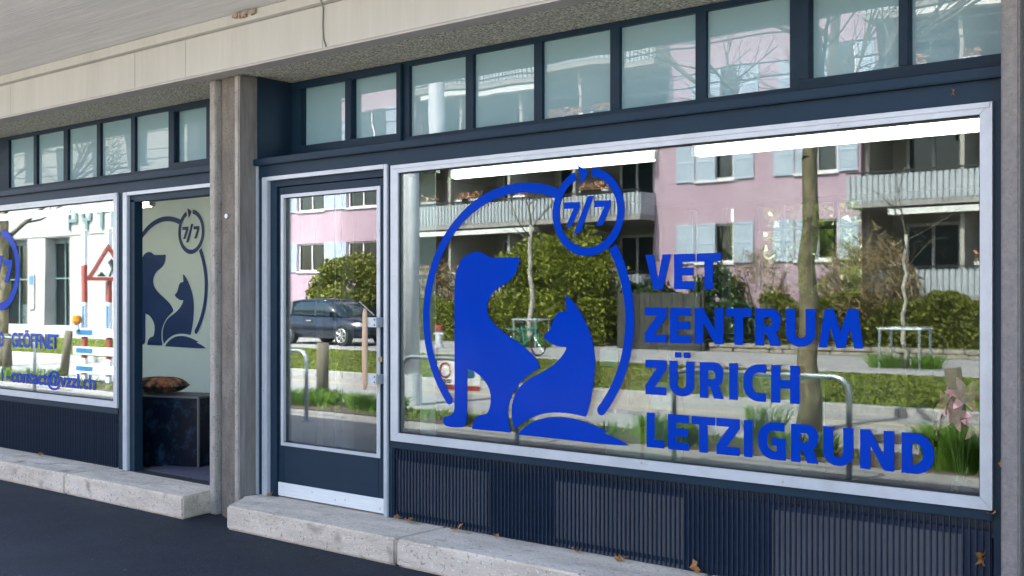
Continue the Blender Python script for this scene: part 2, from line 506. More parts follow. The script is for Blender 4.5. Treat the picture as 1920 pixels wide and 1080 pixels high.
# cream beam in panels, soffit slab, lintel underside
fas = B(-14, 3, -0.285, -0.17, 3.216, 3.56).build('beam', 'cream', shop)
seams = [-14, -11.7, -9.74, -7.76, -7.09, -5.57, -3.6, -1.6, 0.6, 3]
for a, b in zip(seams[:-1], seams[1:]):
    B(a + .0025, b - .0025, -0.30, -0.2855, 3.212, 3.488).build('fascia_panel', 'cream', fas)
MB().prism([(-0.30, 3.493), (-0.33, 3.50), (-0.33, 3.569), (-0.2855, 3.569), (-0.2855, 3.493)], 'x', -14, 3).build('cornice_strip', 'cream', fas)
B(-14, 3, -0.298, -0.175, 3.196, 3.2105).build('lip', 'lip', shop)
B(-14, 3, -0.168, 0.62, 3.205, 3.5).build('lintel', 'pebble', shop)
MB().prism([(-1.56, 3.79), (-0.29, 3.5695), (0.62, 3.5695), (0.62, 3.80), (-1.56, 3.97)], 'x', -16, 3).build('canopy_slab', 'soffit', shop)
B(-16, 3, -1.60, -1.561, 3.785, 4.0).build('canopy_edge', 'rust', shop)
# unseen upper storey, added and sized to cast the shade over the pavement
up = MB().box(-30, 12, 0.0, 8.0, 3.81, 5.9)
upo = up.build('shade_storey', 'cream', shop)
for k in range(9):
    xx = -15 + k * 2.6
    for zz in (4.3,):
        w = B(xx, xx + 1.3, -0.03, -0.002, zz, zz + 1.4).build('upper_window', 'wframe', shop)
        B(xx + .08, xx + 1.22, -0.036, -0.031, zz + .08, zz + 1.32).build('pane', 'carglass', w)
B(-30.4, 12.4, -0.25, 8.4, 5.91, 6.05).build('roof', 'rooftile', shop)  # unseen roof, eave placed for where the pavement shadow ends
# side masses beyond the two bays
B(-1.06, 3, -0.02, 0.35, 0.0, 3.2).build('wall', 'pillar_grey', shop)
B(-30, -12.8, 0.0, 0.35, 0.0, 3.8).build('wall', 'cream', shop)
B(3.01, 12, 0.0, 0.35, 0.0, 3.8).build('wall', 'cream', shop)

def pillar(x, main, edge, sgn=1):
    prof = [(x + .012, 0.30), (x + .012, -0.09), (x + .076, -0.09), (x + .078, 0.0), (x + .125, 0.0), (x + .132, -0.138),
            (x + .29, -0.138), (x + .30, 0.30)]
    p = MB().prism(prof, 'z', 0.0, 3.195).build('pillar', main, shop)
    B(x, x + .075, -0.158, -0.0905, 0.0, 3.1945).build('pillar_edge', edge, p, bevel=0.008)
    B(x + .3005, x + .352, -0.158, 0.0, 0.0, 3.1945).build('pillar_edge', edge, p, bevel=0.008) if sgn > 0 else None
    return p
p1 = pillar(-7.0, 'pillar', 'pillar_edge')
B(-6.6475, -6.640, -0.152, 0.29, 0.0, 3.193).build('pillar_reveal', 'pillar_shaded', p1)
pillar(-1.425, 'pillar_grey', 'pillar_grey')
pillar(-12.75, 'pillar', 'pillar_edge')
for zz in (2.19,):
    MB().tube([(-6.80, -0.138, zz), (-6.80, -0.155, zz)], 0.018, 10).build('bolt', 'steel', p1)
# spalled patch and cable on the beam
sp = MB()
for k in range(14):
    a = -6.47 + k * .018 + rnd.uniform(-.006, .006)
    w = rnd.uniform(.012, .03)
    sp.box(a, a + w, -0.345 - rnd.uniform(0, .012), -0.32, 3.535 + rnd.uniform(-.012, .01), 3.569 + rnd.uniform(-.004, 0))
sp.build('spalled_patch', 'rust', fas)
cb = MB().tube([(-5.52, -.338, 3.565), (-5.545, -.337, 3.51), (-5.558, -.306, 3.47), (-5.562, -.306, 3.35), (-5.555, -.306, 3.27), (-5.53, -.306, 3.215)], .0055, 6)
cb.build('cable', 'cable', fas, smooth=True)

# --- transom windows
def transom(x0, x1, panes, sashes, parent):
    """panes: glass x-ranges; sashes: (x0,x1) opening lights around some of them"""
    tr = link('transom_window', None, parent)
    zb, zt = 2.69, 3.203
    e = [x0] + [v for p in panes for v in p] + [x1]
    B(x0, x1, .305, .36, 2.6005, zb).build('bottom_rail', 'navy', tr)
    B(x0, x1, .305, .36, zt - .035, zt).build('top_rail', 'navy', tr)
    for k in range(0, len(e), 2):
        B(e[k], e[k+1], .3055, .3595, zb, zt - .035).build('mullion', 'navy', tr)
    for (a, b) in panes:
        hw, hh = (b - a) / 2 - .001, (zt - .034 - zb) / 2 + .001
        po = B(-hw, hw, -.003, .003, -hh, hh).build('pane', 'frost', tr)
        po.location = ((a + b) / 2, .335, zb + hh - .001)
        po.rotation_euler = (R(random.uniform(-.25, .25)), 0, R(random.uniform(-.25, .25)))
    for (a, b, mids) in sashes:
        B(a, b, .28, .3045, zb - .03, zb + .028).build('sash_rail', 'navy', tr, bevel=.004)
        B(a, b, .28, .3045, zt - .062, zt - .012).build('sash_rail', 'navy', tr, bevel=.004)
        for m0, m1 in mids:
            B(m0, m1, .2805, .304, zb + .028, zt - .062).build('sash_stile', 'navy', tr, bevel=.004)
    return tr
tp = [(-6.487, -6.007), (-5.94, -5.489), (-5.386, -4.871), (-4.806, -4.304), (-4.242, -3.735), (-3.671, -3.165), (-3.101, -2.604), (-2.486, -2.025), (-1.975, -1.548)]
transom(-6.62, -1.425, tp, [(-6.545, -5.44, [(-6.545, -6.49), (-6.007, -5.94), (-5.489, -5.44)]), (-2.54, -1.46, [(-2.54, -2.486), (-2.025, -1.975), (-1.548, -1.46)])], shop)
tl = [(-12.5, -12.06), (-11.99, -11.55), (-11.01, -10.51), (-10.45, -9.945), (-9.87, -9.36), (-9.30, -8.80), (-8.74, -8.23), (-8.11, -7.665), (-7.60, -7.15)]
transom(-12.7, -7.0, tl, [(-12.56, -11.5, [(-12.56, -12.5), (-12.06, -11.99), (-11.55, -11.5)]), (-8.165, -7.09, [(-8.165, -8.11), (-7.665, -7.60), (-7.15, -7.09)])], shop)
B(-6.66, -6.62, 0.0, .3045, 2.602, 3.203).build('reveal_panel', 'navy_deep', shop)
B(-6.672, -6.6605, -.004, .02, 2.602, 3.2).build('trim_strip', 'navy', shop)
for (a, b) in ((-6.70, -1.425), (-12.7, -7.001)):
    B(a, b, -.035, .304, 2.552, 2.60).build('sill_bar', 'navy', shop, bevel=.005)
    B(a + (.04 if a > -7 else 0), b, .0, .08, 2.455, 2.551).build('header_panel', 'navy', shop)
# --- jamb strips of the right bay
B(-6.6395, -6.621, -.012, .08, .165, 2.55).build('jamb_strip', 'silver', shop)
B(-6.6205, -6.573, .004, .08, .165, 2.4545).build('jamb', 'navy', shop)
B(-5.272, -5.2385, .004, .08, .165, 2.4545).build('jamb', 'navy', shop)
B(-1.50, -1.425, .004, .08, .165, 2.4545).build('jamb', 'navy', shop)

# --- entrance door
door = link('entrance_door', None, shop)
df = link('door_frame', None, door)
B(-6.5725, -6.512, -.012, .09, .165, 2.466).build('frame_post', 'silver', df, bevel=.004)
B(-5.308, -5.2725, -.012, .09, .165, 2.466).build('frame_post', 'silver', df, bevel=.004)
B(-6.512, -5.308, -.0115, .09, 2.438, 2.466).build('frame_head', 'silver', df)
B(-6.5115, -6.44, .02, .09, .165, 2.437).build('frame_rebate', 'navy', df)
B(-6.44, -5.309, .02, .09, 2.392, 2.437).build('frame_rebate', 'navy', df)
lf = link('door_leaf', None, door)
B(-6.434, -6.376, .035, .085, .172, 2.386).build('stile', 'navy', lf, bevel=.004)
B(-5.405, -5.312, .035, .085, .172, 2.386).build('stile', 'navy', lf, bevel=.004)
B(-6.376, -5.405, .0355, .0845, .172, .565).build('bottom_rail', 'navy', lf)
B(-6.376, -5.405, .0355, .0845, 2.308, 2.386).build('top_rail', 'navy', lf)
for b in ((-6.402, -6.372, .026, .05, .538, 2.333), (-5.410, -5.378, .026, .05, .538, 2.333)):
    B(*b).build('glazing_bead', 'silver', lf)
B(-6.372, -5.410, .0265, .05, .538, .562).build('glazing_bead', 'silver', lf)
B(-6.372, -5.410, .0265, .05, 2.309, 2.333).build('glazing_bead', 'silver', lf)
B(-6.374, -5.408, .056, .062, .56, 2.311).build('pane', 'glass_d', lf)
kp = B(-6.433, -5.325, .028, .0345, .176, .272).build('kick_plate', 'kick', door)
for x, z in ((-6.38, .245), (-6.06, .238), (-5.82, .212), (-5.72, .225), (-5.38, .206)):
    MB().tube([(x, .0278, z), (x, .0255, z)], .006, 8).build('screw', 'steel', kp)
hd = MB().tube([(-5.435, -.055, .99), (-5.435, -.055, 1.02), (-5.435, -.055, 1.25), (-5.435, -.055, 1.49), (-5.435, -.055, 1.525)], [.008, .017, .021, .017, .008], 12).build('handle_bar', 'wood', door, smooth=True)
for z in (1.435, 1.062):
    br = B(-5.447, -5.335, -.05, -.026, z - .032, z + .032).build('handle_bracket', 'silver', door, bevel=.003)
    B(-5.365, -5.335, -.026, .0345, z - .032, z + .032).build('bracket_foot', 'silver', br)
    for zz in (-.017, .017):
        MB().tube([(-5.35, -.0502, z + zz), (-5.35, -.0525, z + zz)], .006, 8).build('screw', 'darkrail', br)
MB().tube([(-5.36, .0345, 1.19), (-5.36, .01, 1.19)], .02, 12).build('lock_cylinder', 'brass', door)

# --- display windows
def display(x0, x1, z0, z1, fl, fr, parent, name='display_window'):
    d = link(name, None, parent)
    fb, ft = .055, .052
    def post(xa, xb, inner, flip):
        p = [(xa, z0), (xb, z0 + (fb if not flip else 0)), (xb, z1 - (ft if not flip else 0)), (xa, z1)]
        if flip:
            p = [(xa, z0 + fb), (xb, z0), (xb, z1), (xa, z1 - ft)]
        MB().prism(p, 'y', -.014, .045).build('frame_post', 'silver', d)
    post(x0, x0 + fl, 1, False)
    post(x1 - fr, x1, 0, True)
    MB().prism([(x0 + .001, z0), (x1 - .001, z0), (x1 - fr - .001, z0 + fb - .001), (x0 + fl + .001, z0 + fb - .001)], 'y', -.0145, .045).build('frame_sill', 'silver', d)
    MB().prism([(x0 + .001, z1), (x1 - .001, z1), (x1 - fr - .001, z1 - ft + .001), (x0 + fl + .001, z1 - ft + .001)], 'y', -.0135, .045).build('frame_head', 'silver', d)
    B(x0 + .01, x1 - .01, -.019, -.0138, z1 - .024, z1 - .004).build('frame_cap', 'silver', d)
    B(x0 + fl - .004, x1 - fr + .004, .009, .013, z0 + fb - .004, z1 - ft + .004).build('pane', 'glass_a', d)
    hw, hh = (x1 - x0 - fl - fr) / 2 + .003, (z1 - z0 - fb - ft) / 2 + .003
    ip = B(-hw, hw, -.002, .002, -hh, hh).build('inner_pane', 'glass_b', d)
    ip.location = (x0 + fl + hw - .003, .036, z0 + fb + hh - .003)
    ip.rotation_euler = (R(.03), 0, R(.05))
    for g in ((x0 + fl - .001, x0 + fl + .006, z0 + fb, z1 - ft), (x1 - fr - .006, x1 - fr + .001, z0 + fb, z1 - ft)):
        B(g[0], g[1], -.002, .008, g[2], g[3]).build('gasket', 'black', d)
    for g in ((z0 + fb - .001, z0 + fb + .006), (z1 - ft - .006, z1 - ft + .001)):
        B(x0 + fl + .006, x1 - fr - .006, -.002, .008, g[0], g[1]).build('gasket', 'black', d)
    return d
dwin = display(-5.238, -1.501, .670, 2.452, .068, .052, shop)
lwin = display(-12.23, -8.492, .674, 2.470, .052, .055, shop)
B(-8.4915, -8.412, .004, .08, .165, 2.4545).build('jamb', 'navy', shop)
# door frame of the open left doorway
ld = link('open_doorway', None, shop)
B(-8.411, -8.345, -.012, .09, .165, 2.466).build('frame_post', 'silver', ld, bevel=.004)
B(-8.345, -8.275, .015, .09, .165, 2.40).build('frame_rebate', 'navy', ld)
B(-8.345, -7.0, -.0115, .09, 2.438, 2.466).build('frame_head', 'silver', ld)
B(-8.345, -7.0, .015, .09, 2.385, 2.437).build('frame_rebate', 'navy', ld)
B(-8.41, -7.0, .0, .10, .155, .166).build('threshold', 'darkrail', ld)

# --- ventilation grilles under the display windows
def grille(x0, x1, backing, parent):
    g = link('ventilation_grille', None, parent)
    B(x0, x1, -.002, .06, .622, .668).build('grille_head', 'navy', g, bevel=.004)
    B(x0, x1, .0123, .0155, .545, .572).build('rail', 'navy_mat', g)
    B(x0, x1, .0123, .0155, .19, .215).build('rail', 'navy_mat', g)
    for (a, b, m) in backing:
        B(a, b, .016, .022, .158, .545).build('backing_panel', m, g)
    B(x0, x1, .060, .07, .156, .621).build('back_plate', 'navy_deep', g)
    n = int((x1 - x0) / .0285)
    me = B(-.003, .003, .0, .012, .172, .618).mesh('slat', 'navy_mat')
    for k in range(n):
        link('slat', me, g, (x0 + .014 + k * .0285, random.uniform(-.001, 0), 0))
    return g
grey = 'backing_grey'
M[grey] = surf('grey_backing', (0.095, 0.10, 0.105), (0.06, 0.065, 0.07), 2, 0.7, stretch=(1, 1, .4))
grille(-5.236, -1.502, [(-5.2, -4.42, grey), (-4.419, -3.92, 'navy_mat'), (-3.919, -3.06, grey), (-3.059, -2.56, 'navy_mat'), (-2.559, -1.64, grey), (-1.639, -1.51, 'navy_mat')], shop)
grille(-11.4, -8.494, [], shop)

# ------------------------------------------------------------------ vinyl lettering and logo
H = 0.186
def letter(ch, x0, x1, z0, h=H, tx=.050, ty=.042):
    w = x1 - x0
    L, holes = [], []
    polys = []
    def P(pts): return [(x0 + u, z0 + v) for u, v in pts]
    if ch == 'E':
        L = [(0, 0), (w, 0), (w, ty), (tx, ty), (tx, (h-ty)/2), (w*.95, (h-ty)/2), (w*.95, (h+ty)/2), (tx, (h+ty)/2), (tx, h-ty), (w, h-ty), (w, h), (0, h)]
    elif ch == 'L':
        L = [(0, 0), (w, 0), (w, ty), (tx, ty), (tx, h), (0, h)]
    elif ch == 'I':
        L = [(0, 0), (w, 0), (w, h), (0, h)]
    elif ch == 'T':
        a, b = (w - tx) / 2, (w + tx) / 2
        L = [(a, 0), (b, 0), (b, h-ty), (w, h-ty), (w, h), (0, h), (0, h-ty), (a, h-ty)]
    elif ch == 'Z':
        L = [(0, 0), (w, 0), (w, ty), (tx*1.2, ty), (w, h-ty*1.15), (w, h), (0, h), (0, h-ty), (w-tx*1.2, h-ty), (0, ty*1.15)]
    elif ch == 'V':
        L = [(w/2-tx*.58, 0), (w/2+tx*.58, 0), (w, h), (w-tx*1.05, h), (w/2, h*.30), (tx*1.05, h), (0, h)]
    elif ch == 'N':
        L = [(0, 0), (tx, 0), (tx, h*.60), (w-tx*.98, 0), (w, 0), (w, h), (w-tx, h), (w-tx, h*.40), (tx*.98, h), (0, h)]
    elif ch == 'H':
        L = [(0, 0), (tx, 0), (tx, (h-ty)/2), (w-tx, (h-ty)/2), (w-tx, 0), (w, 0), (w, h), (w-tx, h), (w-tx, (h+ty)/2), (tx, (h+ty)/2), (tx, h), (0, h)]
    elif ch == 'M':
        L = [(0, 0), (.20*w, 0), (.27*w, .52*h), (.405*w, 0), (.60*w, 0), (.71*w, .52*h), (.80*w, 0), (w, 0), (.885*w, h), (.665*w, h), (.5*w, .43*h), (.34*w, h), (.145*w, h)]
    elif ch in 'U':
        r = w * .5
        L = [(0, h), (0, r*.85)] + arc(r, r*.85, r, r*.85, 180, 360, 16)[1:-1] + [(w, r*.85), (w, h), (w-tx, h), (w-tx, r*.75)]
        ri = r - tx
        L += arc(r, ty+ri*.8, ri, ri*.8, 0, -180, 10) + [(tx, h)]
    elif ch == 'C':
        ro = .42 * h
        L = [(w, h), (ro*1.1, h)] + arc(ro*1.1, h-ro, ro*1.1, ro, 90, 180, 8)[1:] + arc(ro*1.1, ro, ro*1.1, ro, 180, 270, 8) + [(w, 0), (w, ty)]
        ri = ro - ty
        L += [(tx+ri, ty)] + arc(tx+ri, ty+ri, ri, ri, 270, 180, 6)[1:] + arc(tx+ri, h-ty-ri, ri, ri, 180, 90, 6) + [(w, h-ty)]
    elif ch == 'G':
        ro = .42 * h
        L = [(w*.95, h), (ro*1.1, h)] + arc(ro*1.1, h-ro, ro*1.1, ro, 90, 180, 8)[1:] + arc(ro*1.1, ro, ro*1.1, ro, 180, 270, 8) + [(w, 0), (w, h*.58), (w*.50, h*.58), (w*.50, h*.38), (w-tx, h*.38), (w-tx, ty)]
        ri = ro - ty
        L += [(tx+ri, ty)] + arc(tx+ri, ty+ri, ri, ri, 270, 180, 6)[1:] + arc(tx+ri, h-ty-ri, ri, ri, 180, 90, 6) + [(w*.95, h-ty)]
    elif ch == 'D':
        ro = .46 * h
        L = [(0, 0), (w-ro, 0)] + arc(w-ro, ro, ro, ro, 270, 360, 8)[1:] + arc(w-ro, h-ro, ro, ro, 0, 90, 8) + [(0, h)]
        ri = .045
        holes = [[(tx, ty), (w-tx-ri, ty)] + arc(w-tx-ri, ty+ri, ri, ri, 270, 360, 5)[1:] + arc(w-tx-ri, h-ty-ri, ri, ri, 0, 90, 5) + [(tx, h-ty)]]
    elif ch == 'R':
        ro = .055
        L = [(0, 0), (tx, 0), (tx, h*.33), (w*.44, h*.33), (w-tx*1.15, 0), (w, 0), (w*.80, h*.38), (w*.93, h*.44)]
        L += arc(w-ro, h*.44+ro, ro, ro, -20, 0, 2) + arc(w-ro, h-ro, ro, ro, 0, 90, 6) + [(0, h)]
        holes = [[(tx, h*.53), (w-tx-.012, h*.53), (w-tx, h*.57), (w-tx, h-ty-.014), (w-tx-.012, h-ty), (tx, h-ty)]]
    return P(L), [P(q) for q in holes]

YV = .0075
lines = [('VET', 1.641, [(-3.299, -3.139), (-3.12, -2.995), (-2.983, -2.841)]),
         ('ZENTRUM', 1.357, [(-3.303, -3.166), (-3.145, -3.019), (-2.995, -2.827), (-2.811, -2.668), (-2.648, -2.507), (-2.481, -2.328), (-2.311, -2.088)]),
         ('ZURICH', 1.077, [(-3.299, -3.167), (-3.149, -2.997), (-2.965, -2.825), (-2.794, -2.745), (-2.714, -2.588), (-2.561, -2.409)]),
         ('LETZIGRUND', .793, [(-3.291, -3.18), (-3.157, -3.03), (-3.013, -2.874), (-2.867, -2.734), (-2.711, -2.662), (-2.631, -2.481), (-2.454, -2.312), (-2.287, -2.137), (-2.104, -1.941), (-1.907, -1.759)])]
for word, z0, ext in lines:
    grp = link('window_lettering', None, shop)
    for ch, (a, b) in zip(word, ext):
        o, hs = letter(ch, a, b, z0)
        m = MB().sheet(o, hs, YV)
        if word == 'ZURICH' and ch == 'U':
            for (p, q) in ((-3.115, -3.077), (-3.062, -3.023)):
                m.sheet([(p, 1.280), (q, 1.280), (q, 1.309), (p, 1.309)], [], YV)
        m.build('letter', 'vinyl', grp)

def smooth_poly(P, keep=0.9):
    """Chaikin corner cutting, but sharp corners stay"""
    out = []
    n = len(P)
    for i in range(n):
        a, b, c = Vector(P[i-1]), Vector(P[i]), Vector(P[(i+1) % n])
        ang = (b - a).angle(c - b) if (b-a).length > 1e-6 and (c-b).length > 1e-6 else 0
        if ang > keep:
            out.append(tuple(b))
        else:
            out.append(tuple(b + (a - b) * .25))
            out.append(tuple(b + (c - b) * .25))
    return out
DOG = [(-4.695, 1.678), (-4.68, 1.763), (-4.64, 1.831), (-4.583, 1.865), (-4.515, 1.878), (-4.459, 1.867), (-4.426, 1.847), (-4.387, 1.835), (-4.176, 1.834), (-4.178, 1.813), (-4.194, 1.756), (-4.231, 1.711), (-4.284, 1.679), (-4.349, 1.655), (-4.393, 1.618), (-4.42, 1.576), (-4.431, 1.54), (-4.426, 1.507), (-4.404, 1.466), (-4.349, 1.421), (-4.284, 1.381), (-4.199, 1.338), (-4.115, 1.291), (-4.064, 1.253), (-4.033, 1.218), (-4.025, 1.19), (-4.074, 1.164), (-4.157, 1.111), (-4.22, 1.043), (-4.252, 0.984), (-4.265, 0.934), (-4.261, 0.868), (-4.242, 0.796), (-4.393, 0.795), (-4.549, 0.795), (-4.545, 0.827), (-4.526, 0.858), (-4.493, 0.882), (-4.448, 0.892), (-4.424, 0.899), (-4.404, 0.942), (-4.397, 1.0), (-4.415, 1.057), (-4.459, 1.105), (-4.515, 1.141), (-4.577, 1.157), (-4.592, 1.163), (-4.592, 0.845), (-4.605, 0.815), (-4.634, 0.795), (-4.762, 0.793), (-4.789, 0.81), (-4.791, 0.836), (-4.779, 0.854), (-4.744, 0.862), (-4.715, 0.873), (-4.698, 0.893), (-4.695, 0.923), (-4.695, 1.334)]
CAT = [(-4.21, 0.819), (-4.229, 0.854), (-4.238, 0.919), (-4.231, 0.977), (-4.199, 1.044), (-4.147, 1.096), (-4.084, 1.131), (-4.012, 1.162), (-3.952, 1.193), (-3.902, 1.226), (-3.862, 1.263), (-3.834, 1.3), (-3.83, 1.314), (-3.892, 1.316), (-3.937, 1.332), (-3.982, 1.355), (-3.999, 1.376), (-3.972, 1.391), (-3.942, 1.42), (-3.927, 1.46), (-3.912, 1.492), (-3.882, 1.516), (-3.842, 1.518), (-3.83, 1.524), (-3.834, 1.559), (-3.837, 1.608), (-3.803, 1.593), (-3.754, 1.546), (-3.716, 1.49), (-3.677, 1.428), (-3.651, 1.367), (-3.638, 1.306), (-3.63, 1.229), (-3.64, 1.128), (-3.658, 1.034), (-3.682, 0.956), (-3.695, 0.927), (-3.764, 0.936), (-3.852, 0.941), (-3.952, 0.934), (-4.033, 0.917), (-4.115, 0.883), (-4.178, 0.846)]
TAIL = [(-4.191, 0.788), (-4.147, 0.832), (-4.074, 0.874), (-3.992, 0.902), (-3.912, 0.913), (-3.813, 0.914), (-3.716, 0.901), (-3.63, 0.882), (-3.541, 0.856), (-3.583, 0.847), (-3.509, 0.83), (-3.454, 0.812), (-3.4, 0.79), (-3.527, 0.784), (-3.716, 0.785), (-3.952, 0.788)]
SEVEN1 = [(-3.847, 2.139), (-3.737, 2.137), (-3.737, 2.104), (-3.793, 2.001), (-3.834, 2.001), (-3.781, 2.102), (-3.847, 2.102)]
SLASH = [(-3.682, 2.165), (-3.640, 2.165), (-3.732, 1.963), (-3.776, 1.963)]
SEVEN2 = [(-3.635, 2.137), (-3.525, 2.135), (-3.527, 2.101), (-3.578, 2.0), (-3.625, 2.0), (-3.569, 2.101), (-3.635, 2.102)]
BC, BO, BI = (-4.169, 1.475), .797, .740
SC, SO, SI = (-3.682, 2.078), .248, .200

def band(c, ri, ro, a0, a1, n):
    return [(c[0] + ro*math.cos(R(a0+(a1-a0)*k/n)), c[1] + ro*math.sin(R(a0+(a1-a0)*k/n))) for k in range(n+1)] + \
           [(c[0] + ri*math.cos(R(a1+(a0-a1)*k/n)), c[1] + ri*math.sin(R(a1+(a0-a1)*k/n))) for k in range(n+1)]
def rounded_end(c, ri, ro, a, sgn):
    """half disc closing a band at angle a, bulging in the sgn direction of angle"""
    rm, rr = (ri + ro) / 2, (ro - ri) / 2
    cx, cz = c[0] + rm * math.cos(R(a)), c[1] + rm * math.sin(R(a))
    return [(cx + rr * math.cos(R(a + sgn * t)), cz + rr * math.sin(R(a + sgn * t))) for t in range(0, 181, 20)]

def logo(parent, mat, y, ox, oz, s, animals=True):
    """the emblem, scaled by s about the small ring centre placed at (ox, oz)"""
    g = link('emblem', None, parent)
    def T(P): return [(ox + (u - SC[0]) * s, oz + (v - SC[1]) * s) for u, v in P]
    def put(name, *loops):
        m = MB()
        for L in loops:
            m.sheet(T(L), [], y + (.0007 if name == 'large_ring' else 0))
        m.build(name, mat, g)
    if animals:
        put('dog_silhouette', smooth_poly(DOG))
        put('cat_silhouette', smooth_poly(CAT))
        put('cat_tail', smooth_poly(TAIL))
        put('large_ring', band(BC, BI, BO, 67.5, 222, 70), rounded_end(BC, BI, BO, 222, 1))
        put('large_ring', band(BC, BI, BO, -41, 31.5, 34), rounded_end(BC, BI, BO, -41, -1))
    put('small_ring', band(SC, SI, SO, 82, -248, 60), [(-3.752, 2.346), (-3.673, 2.302), (-3.728, 2.232)][::-1])
    put('digit', SEVEN1)
    put('slash', SLASH)
    put('digit', SEVEN2)
    return g
logo(shop, 'vinyl', YV, SC[0], SC[1], 1.0)
logo(shop, 'vinyl2', YV, -10.58, 1.86, 1.57, animals=False)

def text_mesh(name, s, size, mat, parent, right=None, left=None, z=0, y=0, sx=1.0, bold=0.0, width=None, flip=False):
    cu = bpy.data.curves.new(name, 'FONT')
    cu.body = s
    cu.size = size
    cu.offset = bold
    to = bpy.data.objects.new(name, cu)
    C.objects.link(to)
    bpy.context.view_layer.update()
    me = bpy.data.meshes.new_from_object(to.evaluated_get(bpy.context.evaluated_depsgraph_get()))
    bpy.data.objects.remove(to)
    xs = [v.co.x for v in me.vertices]
    if width:
        sx = width / (max(xs) - min(xs))
    off = (right - max(xs) * sx) if right is not None else (left - min(xs) * sx)
    for v in me.vertices:
        v.co = Vector((v.co.x * sx + off, y, v.co.y + z))
    me.materials.clear()
    me.materials.append(M[mat])
    return link(name, me, parent)
wl = link('window_lettering', None, shop)
text_mesh('word', 'GEÖFFNET', .183, 'vinyl2', wl, right=-9.49, z=1.136, y=YV, bold=.005, width=.86)
text_mesh('word', 'D', .183, 'vinyl2', wl, right=-10.50, z=1.133, y=YV, bold=.007, sx=.75)
text_mesh('word', 'contact@vzzl.ch', .178, 'vinyl2', wl, right=-8.875, z=.805, y=YV, bold=.004, width=1.49)
text_mesh('word', '-', .165, 'vinyl2', wl, right=-10.40, z=.805, y=YV, bold=.004)
text_mesh('word', '1', .165, 'vinyl2', wl, right=-10.52, z=.805, y=YV, bold=.004)

# ------------------------------------------------------------------ interior
struct('floor', B(-12.74, -1.07, .12, 6.0, .10, .16), 'roomfloor')
struct('ceiling', B(-12.74, -1.07, .375, 6.0, 2.63, 2.70), 'room')
struct('wall_soffit_front', B(-12.74, -1.07, .36, .374, 2.60, 3.2), 'navy_deep')
wb = struct('wall_back', MB(), 'room')
for b in ((-6.55, -6.50, 0, 0), ):
    pass
def wall_cells(mb, x0, x1, z0, z1, holes, y0, y1):
    xs = sorted({x0, x1} | {v for h in holes for v in h[:2]})
    zs = sorted({z0, z1} | {v for h in holes for v in h[2:]})
    xs = [v for v in xs if x0 <= v <= x1]
    zs = [v for v in zs if z0 <= v <= z1]
    for i in range(len(xs) - 1):
        run = None
        for j in range(len(zs) - 1):
            cx, cz = (xs[i] + xs[i+1]) / 2, (zs[j] + zs[j+1]) / 2
            hole = any(h[0] < cx < h[1] and h[2] < cz < h[3] for h in holes)
            if not hole:
                if run is None:
                    run = zs[j]
            if (hole or j == len(zs) - 2) and run is not None:
                mb.box(xs[i], xs[i+1], y0, y1, run, zs[j] if hole else zs[j+1])
                run = None
    return mb
rear = [(-5.63, -4.45, 1.64, 2.57), (-6.46, -6.33, 1.2, 2.57), (-6.02, -5.88, 1.2, 2.57)]
wall_cells(MB(), -12.74, -1.07, .161, 2.629, rear, 5.75, 5.95).build('wall_panel', 'room', wb)
for k in range(1, 4):
    xx = -5.63 + k * .295
    B(xx - .02, xx + .02, 5.8, 5.85, 1.64, 2.57).build('glazing_bar', 'room', wb)
B(-5.63, -4.45, 5.8, 5.85, 2.3, 2.33).build('glazing_bar', 'room', wb)
for (a, b, z0, z1) in rear:
    B(a, b, 5.86, 5.87, z0, z1).build('rear_pane', 'rearglass', wb)
struct('wall_partition_side', B(-6.88, -6.78, .376, 5.74, .161, 2.629), 'room')
struct('wall_left', B(-12.73, -12.62, .376, 5.74, .161, 2.629), 'room')
struct('wall_right', B(-1.2, -1.1, .376, 5.74, .161, 2.629), 'room')
pw = struct('wall_partition', B(-11.25, -6.89, 1.75, 1.83, .161, 2.629), 'partition')
logo(shop, 'walllogo', 1.744, -10.01, 2.28, .935)
tag(B(-8.35, -7.0, .13, .95, .1605, .168).build('door_mat', 'matgrey'), 'dark mat on the floor inside the open doorway', 'mat')
def lamp(x0, x1, y, z, label):
    t = thing('ceiling_lamp', label, 'lamp', 'fluorescent strip lamps behind the shop windows', loc=((x0+x1)/2, y, z))
    h = (x1 - x0) / 2
    B(-h, h, -.035, .035, .034, .075).build('batten', 'batten', t)
    MB().tube([(-h + .03, 0, .002), (h - .03, 0, .002)], .030, 10).build('tube', 'tube', t)
    for s in (-1, 1):
        B(s*h - .012, s*h + .012, -.025, .025, -.02, .03).build('end_cap', 'batten', t)
    B(-.02, .02, -.012, .012, .0755, .17).build('bracket', 'batten', t)
lamp(-5.17, -3.53, .5, 2.425, 'lit fluorescent strip above the dog emblem in the large window')
lamp(-3.28, -1.58, .5, 2.425, 'lit fluorescent strip at the top right of the large window')
lamp(-12.3, -10.15, .5, 2.425, 'lit fluorescent strip at the top left edge of the left window')
lamp(-10.05, -8.78, .5, 2.425, 'lit fluorescent strip reaching into the open left doorway')
